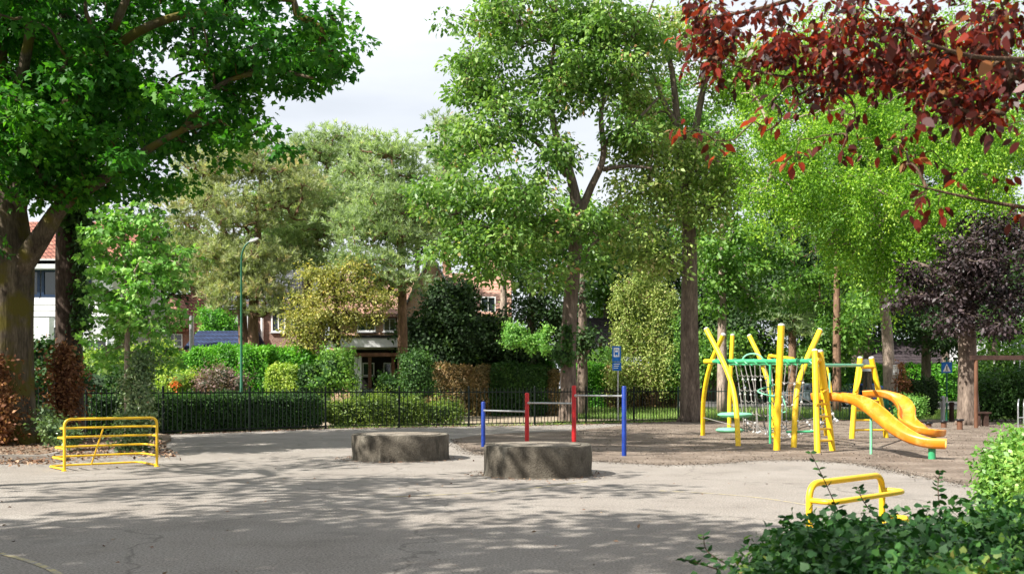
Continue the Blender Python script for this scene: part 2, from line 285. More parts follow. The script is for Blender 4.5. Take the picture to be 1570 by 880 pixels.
class MB:
    def __init__(s): s.v = []; s.f = []; s.mi = []
    def add(s, v, f, mi=0):
        o = len(s.v); s.v += [Vector(x) for x in v]; s.f += [tuple(i + o for i in q) for q in f]; s.mi += [mi] * len(f); return s
    def box(s, c, d, rot=None, mi=0):
        x, y, z = d[0] / 2, d[1] / 2, d[2] / 2
        vs_ = [Vector(p) for p in ((-x, -y, -z), (x, -y, -z), (x, y, -z), (-x, y, -z), (-x, -y, z), (x, -y, z), (x, y, z), (-x, y, z))]
        if rot is not None:
            q = Matrix.Rotation(rot, 3, 'Z') if isinstance(rot, (int, float)) else rot
            vs_ = [q @ p for p in vs_]
        c = Vector(c)
        return s.add([p + c for p in vs_], [(0, 3, 2, 1), (4, 5, 6, 7), (0, 1, 5, 4), (1, 2, 6, 5), (2, 3, 7, 6), (3, 0, 4, 7)], mi)
    def tube(s, pts, rad, n=10, cap=True, mi=0, closed=False):
        pts = [Vector(p) for p in pts]; k = len(pts)
        rs = rad if isinstance(rad, (list, tuple)) else [rad] * k
        ring = []; T0 = None; U = None
        for i, p in enumerate(pts):
            a = pts[(i - 1) % k] if (closed or i > 0) else p; b = pts[(i + 1) % k] if (closed or i < k - 1) else p
            T = (b - a).normalized() if (b - a).length > 1e-9 else Vector((0, 0, 1))
            if U is None:
                U = T.orthogonal().normalized()
            else:
                U = (U - T * U.dot(T))
                U = U.normalized() if U.length > 1e-6 else T.orthogonal().normalized()
            V = T.cross(U)
            ring.append([p + (U * math.cos(t) + V * math.sin(t)) * rs[i] for t in [2 * math.pi * j / n for j in range(n)]])
        v = [q for r_ in ring for q in r_]; f = []
        for i in range(k if closed else k - 1):
            a = i * n; b = ((i + 1) % k) * n
            for j in range(n):
                f.append((a + j, a + (j + 1) % n, b + (j + 1) % n, b + j))
        if cap and not closed:
            f.append(tuple(range(n - 1, -1, -1))); f.append(tuple((k - 1) * n + j for j in range(n)))
        return s.add(v, f, mi)
    def lathe(s, prof, c, n=32, mi=0):
        v = []; f = []; c = Vector(c)
        for r_, z in prof:
            for j in range(n):
                t = 2 * math.pi * j / n; v.append(c + Vector((r_ * math.cos(t), r_ * math.sin(t), z)))
        for i in range(len(prof) - 1):
            for j in range(n):
                f.append((i * n + j, i * n + (j + 1) % n, (i + 1) * n + (j + 1) % n, (i + 1) * n + j))
        f.append(tuple(range(n - 1, -1, -1))); f.append(tuple((len(prof) - 1) * n + j for j in range(n)))
        return s.add(v, f, mi)
    def prism(s, poly, ex, mi=0):
        """closed polygon (3D points) extruded by vector ex"""
        poly = [Vector(p) for p in poly]; ex = Vector(ex); n = len(poly)
        f = [tuple(range(n - 1, -1, -1)), tuple(range(n, 2 * n))] + [(i, (i + 1) % n, n + (i + 1) % n, n + i) for i in range(n)]
        return s.add(poly + [p + ex for p in poly], f, mi)
    def ball(s, c, r_, n=8, m_=5, mi=0, sc3=(1, 1, 1)):
        prof = [(r_ * math.sin(math.pi * (i + .15) / (m_ + .3)), -r_ * math.cos(math.pi * (i + .15) / (m_ + .3))) for i in range(m_ + 1)]
        a = len(s.v); s.lathe(prof, (0, 0, 0), n, mi); c = Vector(c)
        for i in range(a, len(s.v)):
            s.v[i] = Vector((s.v[i].x * sc3[0], s.v[i].y * sc3[1], s.v[i].z * sc3[2])) + c
        return s
def spline(pts, n=6):
    """Catmull-Rom through points"""
    P = [Vector(p) for p in pts]; out = []
    if len(P) < 3: return P
    Q = [P[0] * 2 - P[1]] + P + [P[-1] * 2 - P[-2]]
    for i in range(1, len(Q) - 2):
        for k in range(n):
            t = k / n; a, b, c, d = Q[i - 1], Q[i], Q[i + 1], Q[i + 2]
            out.append(.5 * ((2 * b) + (c - a) * t + (2 * a - 5 * b + 4 * c - d) * t * t + (3 * b - a - 3 * c + d) * t ** 3))
    return out + [P[-1]]
def lerp_list(a, n):
    xs = np.linspace(0, len(a) - 1, n); return [float(np.interp(x, range(len(a)), a)) for x in xs]
def fillet(corners, r_, n=5, closed=False):
    """polyline with rounded corners"""
    C = [Vector(c) for c in corners]; out = []; k = len(C)
    for i in range(k):
        if not closed and i in (0, k - 1): out.append(C[i]); continue
        p, a, b = C[i], C[i - 1], C[(i + 1) % k]; r1 = min(r_, (a - p).length * .45); r2 = min(r_, (b - p).length * .45)
        s_ = p + (a - p).normalized() * r1; e = p + (b - p).normalized() * r2
        for j in range(n + 1):
            t = j / n; out.append((1 - t) ** 2 * s_ + 2 * t * (1 - t) * p + t * t * e)
    return out
# ------------------------------------------------------------------ leaves
TPL = {
 'quad': [(0, 0, 0), (.3, .42, .07), (0, 1, -.05), (-.3, .42, .07)],
 'ovate': [(0, 0, 0), (.16, .14, .05), (.27, .42, .08), (.19, .74, .03), (0, 1.04, -.12), (-.19, .74, .03), (-.27, .42, .08), (-.16, .14, .05)],
 'maple': [(0, 0, 0), (.30, -.02, 0), (.26, .2, .05), (.62, .42, -.03), (.3, .5, .05), (.24, .62, .05), (0, 1.05, -.06), (-.24, .62, .05), (-.3, .5, .05), (-.62, .42, -.03), (-.26, .2, .05), (-.30, -.02, 0)],
 'ivy': [(0, .06, 0), (.26, -.04, .03), (.38, .16, .04), (.44, .40, .0), (.24, .60, .06), (0, .95, -.1), (-.24, .60, .06), (-.44, .40, 0), (-.38, .16, .04), (-.26, -.04, .03)],
 'needle': [(-.07, 0, 0), (.07, 0, 0), (.03, 1, 0), (-.03, 1, 0)],
 'blade': [(-.06, 0, 0), (.06, 0, 0), (.01, 1, .15)],
}
AREA = {'quad': .3, 'ovate': .38, 'maple': .55, 'ivy': .55, 'needle': .1, 'blade': .06}
def unit(a):
    return a / np.maximum(np.linalg.norm(a, axis=1, keepdims=True), 1e-9)
def leaf_obj(name, P, U, N, S, kind, rnd, m, parent=None, core=None):
    """P,U,N (n,3) base, axis, normal; one face per leaf. core = (verts, faces) appended with the same material"""
    t = np.array(TPL[kind]); k = len(t); n = len(P)
    N = unit(N - U * np.sum(U * N, 1, keepdims=True)); Sd = np.cross(U, N)
    V = P[:, None, :] + S[:, None, None] * (t[None, :, 0, None] * Sd[:, None, :] + t[None, :, 1, None] * U[:, None, :] + t[None, :, 2, None] * N[:, None, :])
    V = V.reshape(-1, 3); loops = np.arange(n * k); starts = np.arange(0, n * k, k); r_ = rnd.astype(np.float32)
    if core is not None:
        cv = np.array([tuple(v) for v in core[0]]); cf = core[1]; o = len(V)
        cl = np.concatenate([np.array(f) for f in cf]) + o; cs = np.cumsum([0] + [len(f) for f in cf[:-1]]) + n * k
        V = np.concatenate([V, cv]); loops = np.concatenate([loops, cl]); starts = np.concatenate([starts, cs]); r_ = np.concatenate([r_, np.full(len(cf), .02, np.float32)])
    off = root_off(parent) if parent is not None else Vector((0, 0, 0))
    V = V - np.array(off)
    me = bpy.data.meshes.new(name)
    me.vertices.add(len(V)); me.vertices.foreach_set('co', V.astype(np.float32).ravel())
    me.loops.add(len(loops)); me.loops.foreach_set('vertex_index', loops.astype(np.int32))
    me.polygons.add(len(starts)); me.polygons.foreach_set('loop_start', starts.astype(np.int32))
    me.update(calc_edges=True)
    at = me.attributes.new('rnd', 'FLOAT', 'FACE'); at.data.foreach_set('value', r_)
    me.materials.append(m)
    return link(bpy.data.objects.new(name, me), parent)
def rand_dirs(n):
    return unit(RNG.normal(size=(n, 3)))
def blob(px, py, rx, ry, d, rd=None, n=None):
    """ellipsoid: centre at pixel and distance, half sizes in pixels, depth half size in metres"""
    c = W(px, py, d); s_ = d / F
    return (np.array(c), np.array([rx * s_, rd if rd else (rx + ry) / 2 * s_ * .9, ry * s_]))
def clump_centres(blobs, area_per, surf=.45):
    C = []
    for c, r_ in blobs:
        n = max(2, int(math.pi * r_[0] * r_[2] * (r_[1] / max(r_[0], r_[2])) ** .35 / area_per))
        d = rand_dirs(n) * (RNG.random((n, 1)) ** surf)
        C.append(c + r_ * d)
    return np.concatenate(C)
def foliage(C, rc, per, size, kind, droop=.25, flat=.55, outc=None, orient='up', rv=.55):
    """leaves around clump centres"""
    m = len(C); n = m * per
    idx = np.repeat(np.arange(m), per); d = rand_dirs(n)
    R_ = rc * (.7 + .6 * RNG.random(m))[idx][:, None]
    rad = RNG.random((n, 1)) ** .45
    P = C[idx] + d * rad * R_ * np.array([1, 1, flat])
    U = d * np.array([1, 1, .6]) + RNG.normal(size=(n, 3)) * .5; U[:, 2] -= droop * 2
    if orient == 'up': N = np.array([0, 0, .8]) + RNG.normal(size=(n, 3)) * .75 + d * .45
    else: N = RNG.normal(size=(n, 3))
    cr = RNG.random(m)
    rnd = np.clip((1 - rv) * cr[idx] + rv * RNG.random(n), 0, 1)
    S = size * (.65 + .7 * RNG.random(n))
    return P, unit(U), unit(N), S, rnd
def cat_(*a):
    return [np.concatenate(x) for x in zip(*a)]
def strands(C, length, per, size, spread=.12):
    """hanging strings of leaves"""
    m = len(C); n = m * per; idx = np.repeat(np.arange(m), per)
    t = RNG.random(n); ln = length * (.5 + RNG.random(m))
    dr = RNG.normal(size=(m, 2)) * .18
    P = C[idx].copy(); P[:, 2] -= t * ln[idx]; P[:, 0] += dr[idx, 0] * t ** 2 * ln[idx]; P[:, 1] += dr[idx, 1] * t ** 2 * ln[idx]
    P += RNG.normal(size=(n, 3)) * spread * .5
    U = RNG.normal(size=(n, 3)) * .6; U[:, 2] -= .9
    N = RNG.normal(size=(n, 3)) + np.array([0, -.3, .6])
    cr = RNG.random(m); rnd = np.clip(.5 * cr[idx] + .5 * RNG.random(n), 0, 1)
    return P, unit(U), unit(N), size * (.7 + .6 * RNG.random(n)), rnd
def tufts(C, rc, nt, per, size, flat=.6):
    """needle tufts"""
    m = len(C) * nt; idx = np.repeat(np.arange(len(C)), nt); d = rand_dirs(m); d[:, 2] = np.abs(d[:, 2]) * .9 - .2
    T = C[idx] + d * (RNG.random((m, 1)) ** .4) * rc * np.array([1, 1, flat])
    ax = unit(d + np.array([0, 0, .9]) + RNG.normal(size=(m, 3)) * .3); cr = (.55 * RNG.random(len(C))[idx] + .3 * RNG.random(m))
    n = m * per; j = np.repeat(np.arange(m), per)
    U = unit(ax[j] + rand_dirs(n) * .95); P = T[j] + ax[j] * RNG.random((n, 1)) * size * .5
    return P, U, rand_dirs(n), size * (.7 + .6 * RNG.random(n)), np.clip(cr[j] + .25 * RNG.random(n), 0, 1)
def skeleton(mb, limbs, C, tip=.012, grow=.5, wig=.12, n0=6, maxn=420, kmin=.02):
    """limbs: list of (points, radii) drawn as given; every clump centre is then joined to the nearest wood"""
    nodes_ = []; rads = []; par = []
    for pts, rr in limbs:
        sp = spline(pts, 6); rl = lerp_list(rr, len(sp))
        mb.tube(sp, rl, 12 if rr[0] > .15 else 8)
        for p, q in zip(sp, rl):
            nodes_.append(np.array(p)); rads.append(q); par.append(-1)
    nfix = len(nodes_)
    C = C if len(C) <= maxn else C[RNG.choice(len(C), maxn, replace=False)]
    base = np.array(nodes_)
    dist = np.min(np.linalg.norm(C[:, None, :] - base[None], axis=2), axis=1)
    paths = []; weight = {}
    NP = np.zeros((nfix + len(C) * 4, 3)); NP[:nfix] = base; cnt = nfix; owner = [-1] * nfix; ids = []
    for i in np.argsort(dist):
        c = C[i]; dd = np.linalg.norm(NP[:cnt] - c, axis=1)
        pen = np.where(NP[:cnt, 2] > c[2] + .2, .5, 0) * (NP[:cnt, 2] - c[2])
        k = int(np.argmin(dd + pen)); a = NP[k]; L_ = np.linalg.norm(c - a)
        pts = [a]; 
        for t in (.25, .5, .75):
            q = a + (c - a) * t + RNG.normal(size=3) * L_ * wig * .5; q[2] += math.sin(t * math.pi) * L_ * .1
            pts.append(q)
        pts.append(c); me_ = len(paths); paths.append((pts, k)); 
        for q in pts[1:]:
            NP[cnt] = q; owner.append(me_); cnt += 1
    w = np.ones(len(paths))
    for i in range(len(paths) - 1, -1, -1):
        k = paths[i][1]
        if k >= nfix: w[owner[k]] += w[i]
    for i, (pts, k) in enumerate(paths):
        r0 = tip * (w[i] ** grow) * 1.6
        if k < nfix: r0 = min(r0, rads[k] * .8)
        sp = spline([Vector(p) for p in pts], 2)
        mb.tube(sp, lerp_list([r0, max(tip * .6, r0 * .35)], len(sp)), 5, cap=False)
def tree(name, label, cat, base, limbs, blobs, leafm, barkm, leaf=.15, kind='quad', cov=2.6, rc=.55, per=60, mode='leaf', group=None, flare=0, surf=.45, flat=.55, tip=.012, maxn=300, strand=1.6, extra=None, droop=.25):
    """limbs: [(list of world points, radii)]"""
    t = thing(name, label, cat, base, group)
    area = sum(math.pi * b[1][0] * b[1][2] * (b[1][1] / max(b[1][0], b[1][2])) ** .35 for b in blobs)
    nl = area * cov / (AREA[kind] * leaf * leaf * .6); ncl = max(6, nl / per)
    C = clump_centres(blobs, area / ncl, surf)
    mb = MB(); skeleton(mb, limbs, C, tip=tip, maxn=maxn)
    if flare:
        b = Vector(base)
        for k in range(7):
            a = k * .9 + .3; dv = Vector((math.cos(a), math.sin(a), 0))
            mb.tube([b + dv * flare * .35 + Vector((0, 0, flare * 1.5)), b + dv * flare * .8 + Vector((0, 0, flare * .45)), b + dv * flare * 1.5 + Vector((0, 0, -.06))], [flare * .5, flare * .38, flare * .14], 8)
    obj('trunk', mb, barkm, t, smooth=True)
    if mode == 'leaf': A = foliage(C, rc, per, leaf, kind, flat=flat, droop=droop)
    elif mode == 'weep': A = cat_(strands(C, strand, int(per * .6), leaf, .3), foliage(C, rc * .8, max(4, int(per * .5)), leaf, kind, flat=.8))
    elif mode == 'pine': A = tufts(C, rc, max(3, per // 12), 12, leaf)
    if extra is not None: A = cat_(A, extra)
    leaf_obj('crown', *A[:4], kind, A[4], leafm, t)
    return t
def sup(c, h, p, rotz, n, amp=.05, seed=0):
    """points and normals on a rounded box or ellipsoid, uneven"""
    h = np.array(h, float); A = np.array([h[1] * h[2], h[0] * h[2], h[0] * h[1]]); f = RNG.choice(3, n, p=A / A.sum())
    q = RNG.random((n, 3)) * 2 - 1; sg = np.where(RNG.random(n) < .5, -1, 1); q[np.arange(n), f] = sg
    s_ = (np.abs(q) ** p).sum(1) ** (1 / p); q = q / s_[:, None]
    nn = np.sign(q) * np.abs(q) ** (p - 1) / h; nn = unit(nn)
    X = q * h
    b = amp * (np.sin(X[:, 0] * 2.1 + seed) * np.cos(X[:, 1] * 1.7 + seed * 2) + .6 * np.sin(X[:, 0] * 5.3 + X[:, 2] * 4.1 + seed))
    X = X + nn * b[:, None]
    ca, sa = math.cos(rotz), math.sin(rotz); Rm = np.array([[ca, -sa, 0], [sa, ca, 0], [0, 0, 1]])
    return X @ Rm.T + np.array(c), nn @ Rm.T
def leafy(name, label, cat, parts, leafm, leaf=.1, kind='quad', cov=2.2, amp=.06, depth=.12, group=None, parent=None, base=None, struct=None, stems=True, rv=.6, core=.84):
    """parts: [(centre, half sizes, power, rotz)] clipped or free bushes: leaf shell over a solid core, coloured dark for inner shade"""
    A = []; mbc = MB(); 
    for k, (c, h, p, rz) in enumerate(parts):
        h = np.array(h, float); ar = 8 * (h[1] * h[2] + h[0] * h[2] + h[0] * h[1]) * (.62 if p < 3 else .9)
        n = int(ar * cov / (AREA[kind] * leaf * leaf * .7)); X, nn = sup(c, h, p, rz, n, amp, k * 1.7 + len(label))
        X = X - nn * (RNG.random((n, 1)) ** 1.5) * depth + nn * (RNG.random((n, 1)) ** 6) * depth * 1.3
        keep = X[:, 2] > ground_z(c[1]) + .01
        for j, (c2, h2, p2, rz2) in enumerate(parts):
            if j == k: continue
            ca, sa = math.cos(-rz2), math.sin(-rz2); D = X - np.array(c2); Q = np.stack([D[:, 0] * ca - D[:, 1] * sa, D[:, 0] * sa + D[:, 1] * ca, D[:, 2]], 1) / (np.array(h2) * .8)
            keep &= (np.abs(Q) ** p2).sum(1) > 1
        X, nn = X[keep], nn[keep]; n = len(X)
        U = unit(RNG.normal(size=(n, 3)) * .8 + nn * .5 + np.array([0, 0, -.25])); N = unit(nn + np.array([0, 0, .4]) + RNG.normal(size=(n, 3)) * .5)
        cl = .5 + .5 * np.sin(X[:, 0] * 3.1 + X[:, 2] * 2.3) * np.cos(X[:, 1] * 2.7 + X[:, 0] * 1.3)
        A.append((X, U, N, leaf * (.5 + .75 * RNG.random(n)), np.clip((1 - rv) * cl + rv * RNG.random(n), 0, 1)))
        # solid inner body, darkest leaf tone standing for inner shade
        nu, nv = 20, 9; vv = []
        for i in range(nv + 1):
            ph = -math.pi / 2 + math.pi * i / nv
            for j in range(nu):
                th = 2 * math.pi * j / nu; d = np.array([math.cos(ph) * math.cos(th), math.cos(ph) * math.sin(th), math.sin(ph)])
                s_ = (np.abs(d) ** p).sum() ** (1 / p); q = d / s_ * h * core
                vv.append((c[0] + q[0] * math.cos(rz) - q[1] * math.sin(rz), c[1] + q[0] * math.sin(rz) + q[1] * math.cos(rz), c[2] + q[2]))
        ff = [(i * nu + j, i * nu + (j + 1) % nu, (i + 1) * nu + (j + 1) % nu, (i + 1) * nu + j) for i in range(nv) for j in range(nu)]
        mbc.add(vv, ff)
    A = cat_(*A) if len(A) > 1 else A[0]
    if parent is None:
        o = leaf_obj(name, *A[:4], kind, A[4], leafm, None, (mbc.v, mbc.f)); 
        tag(o, label, cat, group)
        return o
    return leaf_obj(name, *A[:4], kind, A[4], leafm, parent, (mbc.v, mbc.f))
def eblob(px, py, rx, ry, d, rd=None, p=2, rz=0):
    c, r_ = blob(px, py, rx, ry, d, rd); return (tuple(c), tuple(r_), p, rz)
def hbox(px0, px1, pytop, d, depth, zb=0, d2=None, p=7):
    """hedge run between two pixel columns"""
    d2 = d2 or d; a = W(px0, 594, d); b = W(px1, 594, d2); zt = W(0, pytop, (d + d2) / 2).z; g = ground_z((d + d2) / 2)
    L_ = math.hypot(b.x - a.x, b.y - a.y)
    return (((a.x + b.x) / 2, (a.y + b.y) / 2 + depth / 2, (zt + g - .1) / 2), (L_ / 2, depth / 2, (zt - g + .1) / 2), p, math.atan2(b.y - a.y, b.x - a.x))
def struct(o, kind='structure'):
    o['kind'] = kind; return o
# ================================================================== SETTING
def sheet(name, xs, ys, z, m, parent=None):
    """grid sheet following the ground"""
    mb = MB(); nx, ny = len(xs), len(ys)
    for y in ys:
        for x in xs: mb.v.append(Vector((x, y, ground_z(y) + z)))
    mb.f = [(j * nx + i, j * nx + i + 1, (j + 1) * nx + i + 1, (j + 1) * nx + i) for j in range(ny - 1) for i in range(nx - 1)]
    return struct(obj(name, mb, m))
def patch(name, pts, z, m):
    mb = MB(); n = len(pts); mb.v = [Vector((p[0], p[1], z)) for p in pts]; mb.f = [tuple(range(n))]
    o = obj(name, mb, m)
    bm = bmesh.new(); bm.from_mesh(o.data); bmesh.ops.triangulate(bm, faces=bm.faces); bm.to_mesh(o.data); bm.free()
    if o.data.polygons[0].normal.z < 0: o.data.flip_normals()
    return struct(o)
def gp(px, py):
    d = H * F / (py - HY); return Vector(((px - CX) * d / F, d, 0))
sheet('ground', [-900, 900], [-60, 47, 77, 900], -.012, M['turf'])
FP = [(-22.0, 22.5), (-13.4, 27.9), (-12.7, 29.7), (-11.15, 31.8), (-6.8, 36.3), (.9, 39.5), (7.35, 44.0), (13.0, 45.6), (18.2, 46.4)]
patch('court', [(-60, -50), (60, -50), (60, 46.6), (18.2, 46.5)] + [(a, b + .1) for a, b in FP[::-1][1:]] + [(-60, 20)], .0, M['court'])
patch('sandy_ground', [(FP[2][0], FP[2][1] + .16)] + [(a, b + .16) for a, b in FP[3:]] + [(19, 46.9), (4.5, 46.9), (1.5, 46.95), (-5.5, 46.9), (-8.5, 42.5), (-13, 35)], .004, M['sand'])
def smooth2(p, n=5):
    return [(v.x, v.y) for v in spline([Vector((a[0], a[1], 0)) for a in p], n)]
ml = [gp(690, 674), gp(712, 688), gp(740, 697), gp(820, 702), gp(900, 706), gp(1040, 713), gp(1192, 705), gp(1310, 711), gp(1378, 724), gp(1489, 746), gp(1620, 775)]
ed = smooth2(ml, 6); ed = [(x + .05 * math.sin(i * 2.3), y + .07 * math.sin(i * 1.7)) for i, (x, y) in enumerate(ed)]
patch('bark_mulch', ed + [(30, 14), (30, 46.4), (18, 46.2), (13, 45.4), (7.4, 43.7), (5.5, 42.2), (4.0, 38.5), (2.0, 34.5), (0, 33.0), (-1.2, 31)], .005, M['mulch'])
# raised planting bed at the left with its kerb
bed = [(-40, 18.0)] + [tuple(gp(px, py).xy) for px, py in ((-60, 706), (0, 707), (70, 705), (90, 701), (118, 692), (150, 690), (250, 682), (262, 676), (262, 671))] + [(-11.25, 31.5), (-12.9, 29.4), (-13.6, 27.7), (-22.2, 22.3), (-40, 22)]
mb = MB(); nb = len(bed); mb.prism([(x, y, -.02) for x, y in bed], (0, 0, .09)); o = obj('planting_bed', mb, M['soil']); struct(o)
mb = MB(); kp = [Vector((x, y, .045)) for x, y in smooth2(bed[0:5], 4)]
for a, b in zip(kp[:-1], kp[1:]):
    c = (a + b) / 2; L_ = (b - a).length; mb.box((c.x, c.y - .06, .05), (L_ + .004, .1, .15), math.atan2(b.y - a.y, b.x - a.x))
struct(obj('kerb', mb, M['kerb']))
sheet('lawn', [2.6, 30, 60], [47.0, 58], .006, M['turf']); sheet('sandy_verge', [-6, 2.5], [46.85, 47, 50.2], .003, M['sand']); sheet('footpath', [-60, 60], [58.1, 61], .01, M['paving'])
sheet('road', [-120, 120], [62, 77, 80], -.002, M['asphalt'])
# worn court lines
mb = MB()
def arc_strip(mb, pts, w):
    sp = spline(pts, 8)
    for i in range(len(sp) - 1):
        a, b = sp[i], sp[i + 1]; n_2 = Vector((-(b - a).y, (b - a).x, 0)).normalized() * w / 2
        if i == 0: mb.v += [a - n_2, a + n_2]
        mb.v += [b - n_2, b + n_2]; k = len(mb.v); mb.f.append((k - 4, k - 2, k - 1, k - 3)); mb.mi.append(0)
up = Vector((0, 0, .004))
arc_strip(mb, [gp(0, 848) + up, gp(50, 862) + up, gp(90, 880) + up, gp(110, 905) + up], .06)
struct(obj('court_line', mb, M['linepaint']))
mb = MB(); arc_strip(mb, [gp(1010, 752) + up, gp(1100, 757) + up, gp(1180, 765) + up, gp(1260, 778) + up], .05)
struct(obj('court_line', mb, M['linepaint']))
mb = MB(); arc_strip(mb, [gp(590, 762) + up, gp(700, 757) + up, gp(800, 750) + up, gp(900, 738) + up], .05)
struct(obj('court_line', mb, M['linepaint']))

# ------------------------------------------------------------------ concrete drums
def drum(px0, px1, pyb, label):
    dc = H * F / (pyb - HY); r_ = (px1 - px0) / 2 * dc / F; x = ((px0 + px1) / 2 - CX) * dc / F
    t = thing('concrete_drum', label, 'concrete drum', (x, dc, 0), 'round concrete drums on the court')
    mb = MB(); n = 72; v = []; prof = [(r_ + .035, -.01), (r_ + .005, .02), (r_, .1), (r_ + .002, .3), (r_, .50), (r_ - .018, .523), (r_ - .16, .527), (r_ - .20, .515)]
    mb.lathe(prof, (x, dc, 0), n)
    for i, p in enumerate(mb.v):
        a = math.atan2(p.y - dc, p.x - x); k = 1 + .004 * math.sin(5 * a + p.z * 6) + .003 * math.sin(13 * a - p.z * 11)
        mb.v[i] = Vector((x + (p.x - x) * k, dc + (p.y - dc) * k, p.z + (.006 * math.sin(3 * a) if p.z > .4 else 0)))
    obj('wall', mb, M['concrete'], t, smooth='auto')
    mb = MB(); mb.lathe([(r_ - .19, .50), (r_ - .19, .531), (r_ * .5, .535), (.02, .54)], (x, dc, 0), n); obj('fill', mb, M['drumtop'], t, smooth='auto')
drum(540, 688, 703, 'weathered round concrete drum farther back, left of the coloured bars')
drum(742, 907, 727, 'weathered round concrete drum nearest the camera, in front of the red posts')

# ------------------------------------------------------------------ barriers
def barrier(a, b, top, offs, sgn, label, r_=.022, strut=True, lean=0):
    a = Vector((*a, 0)); b = Vector((*b, 0)); f = (b - a).normalized(); q = Vector((-f.y, f.x, 0)) * sgn
    t = thing('tube_barrier', label, 'barrier', tuple((a + b) / 2), 'yellow tubular barriers')
    up_ = Vector((0, 0, top)); ln = q * lean
    mb = MB(); mb.tube(fillet([a, a + up_ + ln, b + up_ + ln, b], .13, 7), r_ * 1.12, 14); obj('frame', mb, M['yellow'], t, smooth='auto')
    for z, o in offs:
        k = z / top; A = a + Vector((0, 0, z)) + ln * k; B = b + Vector((0, 0, z)) + ln * k
        mb = MB(); mb.tube(fillet([A, A + q * o - f * .02, B + q * o + f * .02, B], min(.16, o * .6), 6), r_ * .92, 10); obj('rail', mb, M['yellow'], t, smooth='auto')
    if strut:
        m_ = a + (b - a) * .46; z0, o0 = offs[0]; z1, o1 = offs[-1]
        mb = MB(); mb.tube([m_ + q * (o0 - .01) + Vector((0, 0, z0)), m_ + q * o1 * .97 - f * .02 + Vector((0, 0, z1))], r_ * .7, 8); obj('strut', mb, M['yellow'], t, smooth='auto')
    for p in (a, b):
        mb = MB(); mb.lathe([(.05, 0), (.05, .012), (.03, .016)], p, 16); obj('foot_plate', mb, M['yellow'], t, smooth='auto')
barrier((-8.04, 17.88), (-6.75, 18.92), .93, [(.76, .29), (.585, .47), (.40, .64), (.21, .82), (.03, 1.0)], 1, 'yellow tubular barrier with five bowed rails at the edge of the soil bed')
barrier((2.27, 7.6), (3.12, 8.39), .765, [(.64, .2), (.42, .27), (.18, .34)], -1, 'low yellow tubular barrier half hidden behind the ivy hedge', .023, False)

# ------------------------------------------------------------------ turning bars
PB = [(741, 25.2, 1.14, 'blue'), (808, 24.1, 1.37, 'red'), (880, 23.1, 1.545, 'red'), (957, 21.8, 1.53, 'blue')]
t = thing('turning_bars', 'three stepped steel turning bars between blue and red posts', 'turning bars', ((849 - CX) * 23.5 / F, 23.5, 0))
P3 = []
for px, d, z, c in PB:
    x = (px - CX) * d / F; P3.append(Vector((x, d, 0)))
    mb = MB(); mb.lathe([(.052, -.02), (.052, z - .02), (.044, z), (.02, z + .006)], (x, d, 0), 20)
    o = obj('post', mb, M[c], t, smooth='auto'); o['label'] = c + ' round post'
for i, z in enumerate((.92, 1.13, 1.315)):
    mb = MB(); a, b = P3[i].copy(), P3[i + 1].copy(); a.z = b.z = z; mb.tube([a, b], .02, 12)
    dv = (b - a).normalized()
    for p, s_ in ((a, 1), (b, -1)): mb.tube([p + dv * s_ * .045, p + dv * s_ * .075], .034, 12)
    obj('bar', mb, M['steel'], t, smooth='auto')

# ------------------------------------------------------------------ climbing frame
t = thing('playground_climber', 'yellow pole climbing frame with rope nets, green beams and two orange slides', 'climbing frame', (7.5, 26, 0))
CF = t
def pole(pts, r_=.068, m='yelwood', name='pole', parent=None, cap=True):
    mb = MB(); sp = spline([W(*p) if p[2] > 0 else Vector(p) for p in pts], 7); sp[0].z = -.03
    mb.tube(sp, r_, 18)
    o = obj(name, mb, M[m], parent or CF, smooth='auto')
    if cap:
        d = (sp[-1] - sp[-2]).normalized(); mb = MB()
        mb.tube([sp[-1] - d * .004, sp[-1] + d * .03, sp[-1] + d * .05], [r_ * 1.03, r_ * .95, r_ * .5], 18); obj('cap', mb, M['cap'], o, smooth='auto')
    return o
pole([(1077.5, 667, 31.1), (1079, 610, 30.6), (1089, 560, 30), (1109, 513, 29.4)])
pole([(1132, 684, 25.5), (1127, 612, 26.2), (1112, 562, 26.8), (1083, 505, 27.6)])
pole([(1118, 663, 33), (1119, 600, 33), (1123, 514, 33)])
pole([(1187, 672, 29.4), (1182, 605, 29.6), (1168, 556, 30), (1149, 515, 30.4)])
pole([(1191, 690, 23.8), (1193, 610, 23.8), (1198, 499, 23.8)], .08)
pole([(1217, 686, 24.9), (1222, 600, 25.3), (1236, 554, 25.7), (1257, 507, 26.2)], .072)
pole([(1253.5, 694.5, 22.8), (1251.5, 620, 23.1), (1249.5, 538, 23.4)], .072)
pole([(1276.6, 691, 23.6), (1268, 620, 23.5), (1257.5, 539, 23.5)], .072)
pole([(1266.5, 668, 30.9), (1262, 620, 29.8), (1257, 560, 28.8)], .06)
pole([(1306, 672.5, 29.2), (1311, 610, 29.3), (1319, 549, 29.4)], .078)
pole([(1359, 671, 29.7), (1349, 610, 29.6), (1336, 549, 29.5)], .078)
def bar(a, b, r_, m, name='beam', parent=None, n=12):
    mb = MB(); a = W(*a); b = W(*b); mb.tube([a, b], r_, n); return obj(name, mb, M[m], parent or CF, smooth='auto'), a, b
